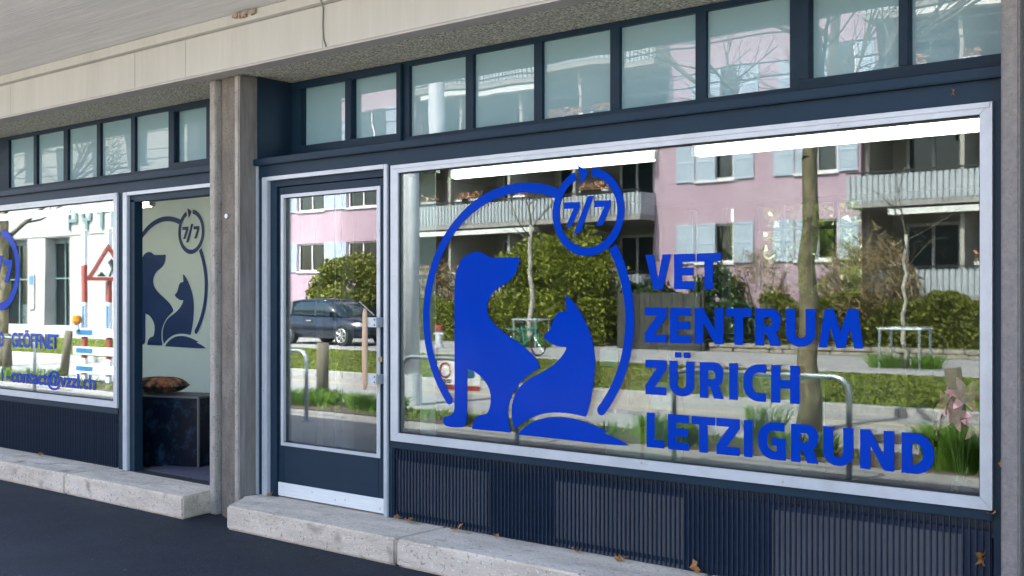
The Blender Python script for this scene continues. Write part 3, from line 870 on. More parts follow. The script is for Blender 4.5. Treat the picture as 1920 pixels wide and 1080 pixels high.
# bench with cushion
t = thing('bench', 'dark blue marbled box bench just inside the open doorway', 'bench', loc=(-8.03, .47, .16), rz=R(20))
B(-1.0, -.016, .0, .36, .012, .585).build('box', 'marble', t)
B(-1.005, .0, -.012, .37, .586, .602).build('top', 'marbletop', t)
B(-.0155, .0, -.008, .012, .0, .585).build('side_panel', 'marbletop', t)
B(-.0155, -.002, .0125, .36, .0, .585).build('side_panel', 'marble', t)
me = bpy.data.meshes.new('cushion')
bm = bmesh.new()
bmesh.ops.create_grid(bm, x_segments=18, y_segments=14, size=.5)
top = list(bm.verts)
def cz(x, y):
    return max(0, (1 - (2*x)**4)) ** .6 * max(0, (1 - (2*y)**4)) ** .6
for v in bm.verts:
    x, y = v.co.x, v.co.y
    v.co = Vector((x * .44 * (1 - .08 * abs(2*y)**2), y * .34 * (1 - .08 * abs(2*x)**2), .075 * cz(x, y)))
geo = bmesh.ops.duplicate(bm, geom=bm.faces[:])
for e in geo['geom']:
    if isinstance(e, bmesh.types.BMVert):
        e.co.z *= -.8
bmesh.ops.remove_doubles(bm, verts=bm.verts, dist=.0005)
bm.to_mesh(me)
bm.free()
me.materials.append(M['cushion'])
me.polygons.foreach_set('use_smooth', [True] * len(me.polygons))
o = link('cushion', me, None, (-8.60, .46, .829))
o.rotation_euler = (0, 0, R(20))
tag(o, 'colourful patterned cushion lying on the marbled bench', 'cushion')
# lilies in the window corner
t = thing('lily_bouquet', 'pink lilies standing inside the lower right window corner', 'flowers', loc=(-1.67, .085, .69))
def lily(mb, c, dirv, s):
    d = Vector(dirv).normalized()
    a = d.orthogonal().normalized()
    b = d.cross(a)
    for k in range(6):
        t0 = k * math.pi / 3 + .2
        o = a * math.cos(t0) + b * math.sin(t0)
        side = d.cross(o)
        pr = [(0, .012), (.35, .028), (.7, .03), (1.0, .018), (1.15, .002)]
        pts = []
        for u, w in pr:
            p = Vector(c) + d * (s * (.75 * u - .35 * u * u)) + o * (s * (.18 * u + .55 * u * u))
            pts.append((p - side * w * s * 7, p + side * w * s * 7))
        for q in range(4):
            mb.quad(pts[q][0], pts[q][1], pts[q+1][1], pts[q+1][0])
for c, dv in (((-.04, 0, .42), (-.8, -.6, .3)), ((.02, 0, .455), (.4, -.8, .5)), ((-.06, 0, .33), (-.9, -.4, .2)), ((.055, 0, .35), (.7, -.5, -.1)), ((-.01, 0, .385), (-.2, -.9, .1))):
    mb = MB()
    lily(mb, c, dv, .098)
    mb.build('blossom', 'petal', t, smooth=True)
    MB().tube([(0, .02, -.03), (c[0]*.5, .015, c[2]*.5), c], .005, 6).build('stem', 'stem', t)
MB().tube([(0, .02, -.035), (0, .02, .06), (0, .02, .08)], [.035, .045, .03], 12).build('vase', 'marbletop', t)
struct('wall_window_ledge', B(-5.2, -1.53, .075, .12, .16, .665), 'room')
# printed cards on a display rack behind the glass
t = thing('card_rack', 'rack of printed cards behind the glass left of the ZÜRICH line', 'rack', loc=(-3.47, .20, .20))
B(-.26, .30, -.08, .08, -.04, .0).build('foot', 'steel', t)
for x in (-.16, .20):
    MB().tube([(x, 0, .0), (x, 0, 1.08)], .008, 6).build('upright', 'steel', t)
for (x0, x1, z0, z1, m) in ((-.245, -.125, 1.005, 1.10, 'card_mint'), (-.215, -.055, .765, 1.0, 'card_red'), (-.05, .095, .76, 1.0, 'card_brown'), (.10, .235, .78, .93, 'white'), (-.205, .03, .50, .74, 'card_green'), (.06, .30, .50, .74, 'card_green'), (.10, .25, .95, 1.02, 'signblue')):
    B(x0, x1, -.03, -.022, z0, z1).build('card', m, t)
sp_side = bpy.data.objects['wall_partition_side']
for (ya, yb, z0, z1, m) in ((.40, .53, .2, 2.55, 'palepanel'), (.66, .73, .2, 2.55, 'palepanel'), (.858, .866, .4, 2.3, 'white'), (.93, 1.06, .2, 2.55, 'palepanel')):
    B(-6.779, -6.765, ya, yb, z0, z1).build('wall_panel', m, sp_side)
t = thing('display_counter', 'pale display counter behind the glass under the word ZÜRICH', 'counter', loc=(-2.98, .62, .16))
B(-.36, .36, -.15, .15, .0, .98).build('body', 'palepanel', t)
B(-.38, .38, -.17, .17, .981, 1.0).build('glass_top', 'card_mint', t)
t = thing('curtain', 'pale curtain hanging inside the left edge of the large window', 'curtain', loc=(-5.06, .14, .2))
mb = MB()
for k in range(14):
    xa = -.06 + k * .0095
    mb.quad((xa, .02 * (k % 2), 0), (xa + .0095, .02 * ((k + 1) % 2), 0), (xa + .0095, .02 * ((k + 1) % 2), 2.2), (xa, .02 * (k % 2), 2.2))
mb.build('cloth', 'curtain', t)
B(-.07, .09, -.01, .03, 2.2, 2.23).build('rail', 'steel', t)
# reception desk in the back, a low dark cupboard
t = thing('reception_desk', 'plain reception desk standing at the back of the shop', 'desk', loc=(-4.2, 3.6, .16))
B(-1.1, 1.1, -.3, .3, .05, 1.02).build('body', 'binbrown', t)
B(-1.15, 1.15, -.35, .35, 1.021, 1.06).build('top', 'room', t)
# greenery outside the rear windows is built with the shrubs below

# ------------------------------------------------------------------ steps and fallen leaves
s1 = thing('concrete_step', 'worn concrete step under the closed glass door and grille', 'step')
def step_block(poly, parent):
    return MB().prism(poly, 'z', 0.0, .165).build('step_block', 'step', parent, bevel=.014)
step_block([(-6.43, -.42), (-4.783, -.42), (-4.783, .10), (-6.635, .10), (-6.635, -.13), (-6.58, -.19)], s1)
for a in (-4.777, -2.9, -1.0):
    step_block([(a, -.42), (a + 1.871, -.42), (a + 1.871, .10), (a, .10)], s1)
s2 = thing('concrete_step', 'worn concrete step in front of the open left doorway', 'step')
step_block([(-8.597, -.42), (-6.95, -.42), (-7.005, -.165), (-7.005, .11), (-8.597, .11)], s2)
for a in (-10.6, -12.6):
    step_block([(a, -.42), (a + 1.994, -.42), (a + 1.994, .11), (a, .11)], s2)

def leaf_mesh(s, seed):
    r = random.Random(seed)
    n = 15
    mb = MB()
    ring = []
    for k in range(n):
        a = 2 * math.pi * k / n
        rad = s * (1.0 if k % 3 == 0 else .7) * r.uniform(.6, 1.15)
        ring.append((rad * math.cos(a), rad * math.sin(a), r.uniform(-.1, .2) * s + .5 * s * math.sin(a) ** 2))
    mb.v = [(0, 0, 0)] + ring
    mb.f = [(0, 1 + k, 1 + (k + 1) % n) for k in range(n)]
    return mb.mesh('fallen_leaf', 'leafbrown')
leafms = [leaf_mesh(.035, k) for k in range(4)]
spots = [(-6.68, -.2, .02, 1.3, 'orange brown leaf caught at the foot of the concrete pillar'), (-6.47, -.01, .18, 1.0, 'curled brown leaf in the corner of the door sill'),
         (-5.16, -.03, .18, 1.1, 'brown leaf in the corner left of the large grille'), (-5.05, -.04, .18, 1.0, 'second brown leaf from the left along the large grille'),
         (-4.62, -.05, .18, 1.35, 'large curled brown leaf lying on the step before the grille'), (-4.33, -.03, .18, .8, 'small brown leaf on the step right of the large curled one'),
         (-3.72, -.04, .175, 1.2, 'flat pale brown leaf below the middle of the grille'), (-3.42, -.05, .175, 1.2, 'flat pale leaf further right below the grille middle'),
         (-2.98, -.03, .20, 1.2, 'upright brown leaf leaning on the grille slats'), (-1.555, -.012, .455, 1.25, 'maple leaf stuck in the right end of the grille'),
         (-9.7, -.04, .18, 1.1, 'brown leaf on the step below the left grille'), (-1.50, -.022, .655, .8, 'brown leaf on the lower right corner of the window frame'),
         (-1.46, -.002, .88, .6, 'small leaf stuck to the navy jamb right of the window'), (-1.66, -.028, 2.51, .6, 'tiny orange leaf hanging from a web under the transom sill')]
for k, (x, y, z, s, lab) in enumerate(spots):
    o = link('fallen_leaf', leafms[k % 4], None, (x, y, z))
    o.scale = (s, s, s)
    up = lab.startswith(('maple', 'upright', 'small leaf', 'tiny'))
    o.rotation_euler = (R(85) if up else random.uniform(-.4, .4), random.uniform(-.3, .3), random.uniform(0, 6))
    tag(o, lab, 'leaf', 'fallen leaves')

# ------------------------------------------------------------------ vegetation helpers
def foliage(n, inside, leaf, seed, thin=1.0, upbias=.3):
    r = random.Random(seed)
    mb = MB()
    k = 0
    while k < n:
        p = inside(r)
        if p is None:
            continue
        k += 1
        a = Vector((r.gauss(0, 1), r.gauss(0, 1), r.gauss(0, 1) + upbias)).normalized()
        b = a.orthogonal().normalized()
        b.rotate(Matrix.Rotation(r.uniform(0, 6.28), 3, a))
        s = leaf * r.uniform(.35, 1.6)
        c = a.cross(b)
        P = Vector(p)
        mb.quad(P - b * s, P + c * s * .5 * thin, P + b * s, P - c * s * .5 * thin)
    return mb

def clumpy(cx, cy, cz, rx, ry, rz, nclump, seed, lo=.55, flat=False):
    r = random.Random(seed)
    cl = []
    for k in range(nclump):
        v = Vector((r.gauss(0, 1), r.gauss(0, 1), r.gauss(0, 1))).normalized() * (r.uniform(lo, .92))
        cl.append((v.x * rx, v.y * ry, v.z * rz, r.uniform(.22, .36)))
    def inside(q):
        c = q.choice(cl)
        v = Vector((q.gauss(0, 1), q.gauss(0, 1), q.gauss(0, 1))).normalized() * q.uniform(.6, 1.05) * c[3]
        z = cz + c[2] + v.z * rz
        if z < .03:
            return None
        return (cx + c[0] + v.x * rx, cy + c[1] + v.y * ry, z)
    return inside

def shrub(name, label, cat, x, y, w, d, h, mat, n, leaf, seed, group=None, core=True, z0=0.0, thin=1.0):
    t = thing(name, label, cat, group, loc=(x, y, z0))
    f = foliage(n, clumpy(0, 0, h * .5, w * .5, d * .5, h * .52, 60, seed), leaf, seed, thin)
    f.build('foliage', mat, t)
    st = MB()
    r = random.Random(seed)
    for k in range(7):
        a = r.uniform(0, 6.28)
        st.tube([(0, 0, 0), (.15 * w * math.cos(a), .15 * d * math.sin(a), h * .35), (.36 * w * math.cos(a), .34 * d * math.sin(a), h * .72)], [.05, .035, .012], 5)
    st.build('stem', 'branch', t)
    return t

def hedge(name, label, x0, x1, y0, y1, h, mat, n, leaf, seed, group=None):
    t = thing(name, label, 'hedge', group, loc=((x0 + x1) / 2, (y0 + y1) / 2, 0))
    w, d = (x1 - x0) / 2, (y1 - y0) / 2
    def inside(r):
        x, y, z = r.uniform(-w, w), r.uniform(-d, d), r.uniform(.02, h)
        hh = h * (.9 + .1 * math.sin(x * 2.3 + seed) + .06 * math.sin(x * 5.1))
        if z > hh:
            return None
        if max(abs(y) / d, z / hh) < .8 and r.random() < .85:
            return None
        return (x, y, z)
    foliage(n, inside, leaf, seed).build('foliage', mat, t)
    st = MB()
    r = random.Random(seed)
    for k in range(int((x1 - x0) * 1.5)):
        x = r.uniform(-w, w)
        st.tube([(x, 0, 0), (x + r.uniform(-.2, .2), r.uniform(-.1, .1), h * .8)], [.03, .012], 5)
    st.build('stem', 'branch', t)
    return t

def bare_tree(label, x, y, h, r0, seed, fork=3.6, mat='bark', levels=4, group=None, spread=.55, dens=5, z0=0.0):
    t = thing('bare_tree', label, 'tree', group, loc=(x, y, z0))
    r = random.Random(seed)
    n = 10
    pts = [(r.uniform(-.05, .05) * min(1, k), r.uniform(-.05, .05) * min(1, k), fork * k / n) for k in range(n + 1)]
    rad = [r0 * (1.35 if k == 0 else 1) * (1 - .35 * k / n) * r.uniform(.94, 1.06) for k in range(n + 1)]
    MB().tube(pts, rad, 12).build('trunk', mat, t, smooth=True)
    br = MB()
    def grow(p, d, L, rr, lev):
        P = [Vector(p)]
        D = Vector(d).normalized()
        seg = 4
        for k in range(seg):
            D = (D + Vector((r.uniform(-.22, .22), r.uniform(-.22, .22), r.uniform(-.05, .16)))).normalized()
            P.append(P[-1] + D * L / seg)
        br.tube(P, [rr * (1 - .55 * k / seg) for k in range(seg + 1)], 5 if lev < 2 else 4, cap=False)
        if lev >= levels:
            return
        for k in range(dens if lev else dens + 1):
            u = r.uniform(.3, 1.0)
            q = P[min(seg, max(1, int(u * seg)))]
            nd = (D + Vector((r.gauss(0, spread), r.gauss(0, spread), r.gauss(.12, spread * .7)))).normalized()
            grow(q, nd, L * r.uniform(.45, .72), rr * .5, lev + 1)
    top = Vector(pts[-1])
    grow(top - Vector((0, 0, .1)), (0, 0, 1), (h - fork) * .55, r0 * (.62 if mat == 'bark' else .4), 1)
    for k in range(4):
        a = k * 1.6 + r.uniform(-.3, .3)
        grow(top - Vector((0, 0, .12 + .25 * k)), (math.cos(a), math.sin(a), r.uniform(.45, .9)), (h - fork) * r.uniform(.45, .6), r0 * (.42 if mat == 'bark' else .22), 1)
    br.build('crown', 'branch', t)
    return t

def grass_clump(label, x, y, h, w, n, seed):
    t = thing('grass_clump', label, 'grass clump', 'grass clumps in the planting strip', loc=(x, y, 0))
    r = random.Random(seed)
    mb = MB()
    for k in range(n):
        a, q = r.uniform(0, 6.28), w * math.sqrt(r.random()) * .45
        bx, by = q * math.cos(a), q * .6 * math.sin(a)
        hh = h * r.uniform(.55, 1.1)
        ox, oy = r.gauss(0, .35) * hh + bx * .4, r.gauss(0, .3) * hh
        ww = .007
        c, s = ww * math.cos(a), ww * math.sin(a)
        m1 = (bx + ox * .4, by + oy * .4, hh * .75)
        tp_ = (bx + ox, by + oy, hh * .9)
        mb.quad((bx - c, by - s, 0), (bx + c, by + s, 0), (m1[0] + c, m1[1] + s, m1[2]), (m1[0] - c, m1[1] - s, m1[2]))
        mb.quad((m1[0] - c, m1[1] - s, m1[2]), (m1[0] + c, m1[1] + s, m1[2]), tp_)
    mb.build('blades', 'grass', t)
    return t

# planting strip by the kerb
struct('planting_bed', B(-30, -2, -6.2, -5.15, -0.2, 0.012), 'soil')
mb = MB()
r = random.Random(5)
for k in range(4500):
    x = r.uniform(-27, -2.2)
    if math.sin(x * 1.7) + math.sin(x * .63 + 1) < -.25 and r.random() < .8:
        continue
    if x < -16 and r.random() < .7:
        continue
    y = r.uniform(-6.15, -5.2)
    h = r.uniform(.04, .15)
    a = r.uniform(0, 6.28)
    c, s = .014 * math.cos(a), .014 * math.sin(a)
    mb.quad((x - c, y - s, .01), (x + c, y + s, .01), (x + r.uniform(-.08, .08), y + r.uniform(-.08, .08), h))
tag(mb.build('bed_grass', 'grass'), 'loose green grass in the planting strip along the kerb', 'grass', kind='stuff')
for k, (x, y, h, w, n, lab) in enumerate((
        (-3.25, -5.45, .46, 1.0, 1300, 'tall grass clump below the pink lilies at the right window edge'),
        (-6.45, -5.3, .36, .7, 500, 'grass clump below the printed cards, left of the word LETZIGRUND'),
        (-4.9, -5.5, .28, .6, 260, 'grass clump mirrored behind the letters U and N'),
        (-5.6, -5.9, .5, .4, 160, 'upright grass clump mirrored left of the near tree trunk'),
        (-13.1, -5.7, .26, 1.5, 700, 'low grass clump mirrored in the glass of the door'),
        (-11.6, -5.8, .26, 1.2, 600, 'low grass clump mirrored under the wooden door handle'),
        (-21.5, -5.7, .24, 2.2, 300, 'low grass mirrored above the mail address in the left window'))):
    grass_clump(lab, x, y, h, w, n, 20 + k)

# ------------------------------------------------------------------ street furniture by the kerb
def u_rail(x0, x1, y, label):
    t = thing('bike_rail', label, 'rail', 'galvanised bike rails', loc=((x0 + x1) / 2, y, 0))
    h = (x1 - x0) / 2
    pts = [(-h, 0, 0), (-h, 0, .76)] + [(-h + .14 - .14 * math.cos(R(a)), 0, .76 + .14 * math.sin(R(a))) for a in (30, 60, 90)]
    pts += [(-q[0], 0, q[2]) for q in reversed(pts)]
    MB().tube(pts, .026, 10).build('bent_tube', 'steel', t, smooth=True)
    for s in (-1, 1):
        MB().tube([(s * h, 0, 0), (s * h, 0, .02)], .06, 12).build('base_plate', 'steel', t)
for x0, x1, lab in ((-5.7, -3.94, 'galvanised bike rail mirrored across the word ZÜRICH'), (-9.4, -7.66, 'galvanised bike rail mirrored across the dog emblem'),
                    (-13.1, -11.25, 'galvanised bike rail mirrored at the left of the door glass'), (-19.9, -18.1, 'galvanised bike rail mirrored before the red and white barrier')):
    u_rail(x0, x1, -4.2, lab)
def post(label, x, y, h, rr, lean):
    t = thing('wooden_post', label, 'post', 'short wooden posts', loc=(x, y, 0))
    MB().tube([(0, 0, -.12), (lean * .5, 0, h * .5), (lean, 0, h)], [rr * 1.05, rr, rr * .97], 12).build('shaft', 'post', t, smooth=True)
post('short leaning wooden post behind the pink lilies', -4.35, -8.4, .76, .10, -.09)
post('dark upright wooden post mirrored in the door beside the rail', -13.9, -6.75, .86, .10, .02)
post('leaning wooden post mirrored between GEÖFFNET and the barrier', -23.4, -7.6, .85, .09, .22)
post('wooden post mirrored behind the word GEÖFFNET', -25.6, -7.4, .75, .10, .0)
# small notice board on a stake
t = thing('notice_board', 'small white notice board with red stripe mirrored between the dog legs', 'sign', loc=(-9.43, -5.25, 0))
B(-.06, .06, -.03, .03, -.1, .82).build('stake', 'post', t)
bd = B(-.36, .36, .031, .046, .44, .82).build('board', 'white', t)
B(-.36, .36, .0465, .049, .44, .50).build('red_stripe', 'red', bd)
m = MB().sheet([(-.22 + .10 * math.cos(a * .314), .68 + .10 * math.sin(a * .314)) for a in range(20)], [[(-.22 + .078 * math.cos(a * .314), .68 + .078 * math.sin(a * .314)) for a in range(20)]], .050)
m.build('red_ring', 'red', bd)
B(.13, .27, .0465, .049, .60, .74).build('blue_square', 'signblue', bd)
for zz in (.55, .525):
    B(-.31, -.12, .0465, .049, zz, zz + .012).build('print_line', 'black', bd)
# red and white works barrier with triangular sign
t = thing('works_barrier', 'red and white works barrier with triangular warning sign mirrored in left window', 'barrier', loc=(-18.95, -6.0, 0))
for x in (-.75, .1):
    pz = [(-.0, .45, 'white'), (.45, .95, 'red'), (.95, 1.5, 'white'), (1.5, 2.2, 'red'), (2.2, 2.85, 'white')]
    po = MB().tube([(x, 0, 0), (x, 0, .02)], .16, 12).build('post_foot', 'black', t)
    for a, b, m_ in pz:
        B(x - .06, x + .06, -.03, .03, max(a, .021), b - .001).build('post_band', m_, po)
    B(x - .045, x + .045, .031, .034, 1.02, 1.44).build('blue_label', 'signblue', po)
for z in (.18, .52, .86):
    for k in range(5):
        B(-1.05 + k * .52, -1.05 + (k + 1) * .52 - .001, .04, .065, z, z + .15).build('board', 'red' if k in (3, ) else 'white', t)
    B(-.95, -.35, .0655, .068, z + .03, z + .12).build('blue_label', 'signblue', t)
tri = [(-.40, 1.90), (.40, 1.90), (0, 2.59)]
tin = [(-.28, 1.965), (.28, 1.965), (0, 2.45)]
pl = MB().prism(tri, 'y', .07, .085).build('sign_plate', 'white', t)
pl.location = (.10, 0, 0)
pl.rotation_euler = (0, 0, R(-56))
MB().sheet(tri, [tin], .0875).build('sign_border', 'red', pl)
MB().sheet([(.0, 1.98), (.05, 2.12), (-.01, 2.24), (.05, 2.31), (.11, 2.23), (.09, 2.12), (.15, 1.98), (.10, 1.98), (.07, 2.08), (.04, 1.98)], [], .0878).build('sign_symbol', 'black', pl)
MB().sheet([(-.20, 1.98), (-.12, 2.07), (-.04, 1.98)], [], .0878).build('sign_symbol', 'black', pl)
lm = MB().tube([(-.86, .1, 1.02), (-.86, .1, 1.10)], .05, 10).build('lamp_base', 'white', t)
MB().tube([(-.86, .1, 1.101), (-.86, .1, 1.14), (-.86, .1, 1.24), (-.86, .1, 1.26)], [.07, .085, .08, .04], 12).build('lamp_lens', 'orange', lm)
# overhead mast and wires
t = thing('tram_mast', 'pale round tram mast mirrored at the left of the large window', 'mast', loc=(-12.75, -7.7, -.14))
MB().tube([(0, 0, 0), (0, 0, 2.5), (0, 0, 9.5)], [.15, .145, .11], 20).build('shaft', 'mast', t, smooth=True)
MB().tube([(0, 0, 0), (0, 0, .5)], [.19, .18], 20).build('sleeve', 'mast', t)
MB().tube([(0, 0, 7.2), (0, -8.5, 7.5)], .035, 8).build('bracket_arm', 'mast', t)
for y, z, lab in ((-13.45, 5.9, 'overhead tram wire nearer the shop mirrored in the transom'), (-15.85, 5.9, 'overhead tram wire further from the shop mirrored in the transom'),
                  (-13.45, 6.7, 'upper carrier cable above the nearer tram wire'), (-15.85, 6.75, 'upper carrier cable above the further tram wire')):
    o = MB().tube([(-70, y, z), (-35, y, z - .12), (20, y, z)], .018, 5).build('overhead_wire', 'darkrail')
    tag(o, lab, 'wire', 'overhead tram wires')
o = MB().tube([(0, 0, 0), (0, 0, .02)], .42, 28).build('manhole_cover', 'ironplate')
o.location = (-5.1, -8.35, -.139)
tag(o, 'round iron manhole cover in the road mirrored above the letters N and D', 'manhole cover')

# ------------------------------------------------------------------ across the street: pink apartment house
FY = -28.0
pk = thing('apartment_house', 'pink apartment house with shutters and white balconies mirrored in the glass', 'building', loc=(0, FY, 0))
SILL = (2.75, 5.5, 8.27)
WH = 1.28
def section(x0, x1, wins):
    holes = [(a, b, z, z + WH) for (a, b, *_r) in wins for z in SILL]
    wall_cells(MB(), x0, x1, -.14, 12.4, holes, -.30, 0.0).build('wall', 'pink', pk)
    for (a, b, sh, half) in wins:
        for z in SILL:
            w = link('window', None, pk)
            mb = MB()
            mb.box(a, b, -.14, -.08, z, z + .07).box(a, b, -.14, -.08, z + WH - .07, z + WH)
            xs = [a, (a + b) / 2 - .035, b - .07]
            for q in xs:
                mb.box(q, q + .07, -.1395, -.0805, z + .07, z + WH - .07)
            mb.build('frame', 'wframe', w)
            B(a, b, -.12, -.112, z, z + WH).build('pane', 'wpane', w)
            B(a - .06, b + .06, -.06, .07, z - .07, z - .001).build('sill', 'wframe', w)
            B(a - .02, b + .02, -.62, -.60, z - .05, z + WH + .05).build('room_dark', 'dark', w)
            rr = random.Random(int(a * 10 + z * 100))
            if rr.random() < .8:
                for q in range(3):
                    cx = a + .1 + q * (b - a - .2) / 3
                    B(cx, cx + rr.uniform(.12, .3), -.22, -.20, z + .05, z + WH - .05).build('curtain', 'curtain', w)
            for (s0, s1) in sh:
                mb = MB()
                mb.box(s0, s0 + .06, .015, .055, z - .02, z + WH + .02).box(s1 - .06, s1, .015, .055, z - .02, z + WH + .02)
                for zz in (z - .02, z + WH / 2 - .03, z + WH - .05):
                    mb.box(s0 + .06, s1 - .06, .016, .054, zz, zz + .07)
                nl = 24
                for q in range(nl):
                    zl = z + .04 + q * (WH - .1) / nl
                    mb.quad((s0 + .06, .05, zl), (s1 - .06, .05, zl), (s1 - .06, .02, zl + .062), (s0 + .06, .02, zl + .062))
                mb.build('shutter', 'shutter', w)
section(-46, -33.2, [(-44.9, -43.1, [(-45.65, -44.95), (-43.05, -42.35)], 0), (-40.26, -38.4, [(-41.0, -40.3), (-38.36, -37.68)], 0), (-36.9, -35.0, [(-37.62, -36.94), (-34.96, -34.28)], 0)])
section(-21.0, -13.6, [(-19.35, -17.95, [(-20.1, -19.4), (-19.32, -18.6), (-17.9, -17.2)], 0), (-15.75, -14.35, [(-16.5, -15.8), (-15.72, -15.05), (-14.3, -13.68)], 0)])
section(-4.0, 3.0, [(-2.4, -1.0, [(-3.1, -2.45), (-.95, -.3)], 0)])

def balconies(x0, x1, parts):
    """recessed bay with a balcony on each floor"""
    B(x0, x1, -2.4, -2.2, -.14, 12.4).build('recess_wall', 'recess', pk)
    for q in (x0, x1):
        s = .15 if q == x0 else -.15
        B(min(q, q + s), max(q, q + s), -2.199, -.301, -.14, 12.4).build('recess_side', 'recess', pk)
    for k, zb in enumerate((1.62, 4.42, 7.22, 10.02)):
        bal = link('balcony', None, pk)
        B(x0 - .05, x1 + .05, -2.19, 1.0, zb - .18, zb).build('slab', 'slab', bal)
        a, b = x0 - .05, x1 + .05
        n = int((b - a) / .17)
        mb = MB()
        for q in range(n):
            xa, xb = a + (b - a) * q / n, a + (b - a) * (q + 1) / n
            w = xb - xa
            mb.box(xa, xa + w * .66, .95, 1.0, zb - .02, zb + .76)
            mb.box(xa + w * .66, xb, .92, .94, zb - .02, zb + .76)
        mb.build('parapet', 'parapet', bal)
        for xx in (a, b):
            B(min(xx, xx + (.03 if xx == a else -.03)), max(xx, xx + (.03 if xx == a else -.03)), .02, .944, zb - .02, zb + .76).build('parapet_end', 'parapet', bal)
        B(a, b, .95, 1.03, zb + .82, zb + .87).build('hand_rail', 'darkrail', bal)
        if k < 3:
            aw = B(x0 + 1.2, x0 + (x1 - x0) * .62, .6, .95, zb + 2.38, zb + 2.55).build('awning', 'awning', bal)
        # planters hung on the rail
        rr = random.Random(int(x0 * 7 + k))
        for q in range(7):
            cx = rr.uniform(x0 + .5, x1 - 1.0)
            w = rr.uniform(.4, .9)
            pb = B(cx, cx + w, .74, .94, zb + .78, zb + .95).build('planter', 'wframe' if rr.random() < .6 else 'parapet', bal)
            foliage(70, lambda r_: (cx + r_.uniform(0, w), .84 + r_.uniform(-.12, .12), zb + .95 + r_.random() * .28), .05, q).build('flowers', 'flower', pb)
        for q in range(parts):
            w0 = x0 + .6 + q * (x1 - x0 - .6) / parts
            wd = (x1 - x0) / parts - 1.5
            w = link('balcony_window', None, pk)
            mb = MB()
            for (c0, c1) in ((w0, w0 + .09), (w0 + wd / 2 - .05, w0 + wd / 2 + .05), (w0 + wd - .09, w0 + wd)):
                mb.box(c0, c1, -2.199, -2.14, zb + .1, zb + 2.2)
            mb.box(w0, w0 + wd, -2.1985, -2.141, zb + 2.2, zb + 2.3)
            mb.build('frame', 'wframe', w)
            B(w0 + .09, w0 + wd - .09, -2.199, -2.17, zb + .1, zb + 2.2).build('pane', 'carglass', w)
    for q in range(1, parts):
        xx = x0 + (x1 - x0) * q / parts
        B(xx - .06, xx + .06, -2.198, .6, -.14, 12.3).build('divider', 'recess', pk)
balconies(-33.2, -21.0, 4)
balconies(-13.6, -4.0, 3)
B(-46, 3, -10, -2.41, -.14, 12.4).build('core', 'pink', pk)
MB().prism([(-11, 12.41), (1.3, 12.41), (1.3, 12.6), (-4.8, 15.5), (-11, 12.6)], 'x', -46.8, 3.8).build('roof', 'rooftile', pk)

# ------------------------------------------------------------------ white building at the far left
wbld = thing('white_building', 'white concrete building with tall green glazing mirrored in the left window', 'building', loc=(0, -27, 0))
holes = [(-61.2, -58.4, .0, 4.95), (-66.9, -63.2, .0, 4.95), (-72, -68, .0, 4.95), (-53.0, -50.5, .0, 4.95)]
up_h = [(-70 + k * 4.2, -68.3 + k * 4.2, z, z + 1.9) for k in range(5) for z in (8.4, 11.8)]
wall_cells(MB(), -82, -48, -.14, 15, holes + up_h, -.8, 0).build('wall', 'white_wall', wbld)
B(-82, -48, .001, .05, 5.02, 5.06).build('joint_strip', 'slab', wbld)
for (a, b, z0, z1) in holes:
    w = link('shop_window', None, wbld)
    B(a, b, -.7, -.68, z0, z1).build('pane', 'greenglass', w)
    mb = MB()
    for q in (a + .02, a + (b - a) * .42, b - .1):
        mb.box(q, q + .08, -.68, -.6, z0, z1)
    mb.box(a, b, -.679, -.61, 2.6, 2.68).box(a, b, -.679, -.61, z1 - .3, z1)
    mb.build('frame', 'sign_letter', w)
    B(a, b, -3, -2.9, z0, z1).build('room_dark', 'dark', w)
    B(a + (b - a) * .45, b - .3, -2.5, -2.4, .4, 2.1).build('room_counter', 'mast', w)
for (a, b, z0, z1) in up_h:
    w = link('window', None, wbld)
    B(a, b, -.5, -.48, z0, z1).build('pane', 'greenglass', w)
    B(a, b, -.9, -.88, z0, z1).build('room_dark', 'dark', w)
B(-82, -48, -12, -3.2, -.14, 15).build('core', 'white_wall', wbld)
B(-62.9, -62.3, .05, .09, .9, 2.9).build('poster', 'slab', wbld)
B(-62.8, -62.4, .091, .10, 2.3, 2.8).build('poster_print', 'signblue', wbld)
sg = link('wall_sign', None, wbld)
def bar(mbq, x0, x1, z0, z1):
    mbq.box(x0, x1, .02, .12, z0, z1)
zb, zt, st = 5.28, 6.42, .22
m = MB(); bar(m, -53.98, -53.68, zb, zt); m.build('letter', 'sign_letter', sg)
m = MB(); bar(m, -55.06, -54.78, zb, zt - st); bar(m, -55.6, -54.3, zt - st, zt); m.build('letter', 'sign_letter', sg)
m = MB(); bar(m, -56.60, -56.32, zb, zb + .45); bar(m, -56.95, -56.0, zb + .451, zb + .62); bar(m, -57.0, -56.75, zb + .621, zt); bar(m, -56.2, -55.95, zb + .621, zt); m.build('letter', 'sign_letter', sg)
m = MB(); bar(m, -58.35, -58.25, zb, zt); bar(m, -58.25, -57.75, zb + .42, zb + .6); bar(m, -57.75, -57.5, zb + .42, zt); m.build('letter', 'sign_letter', sg)

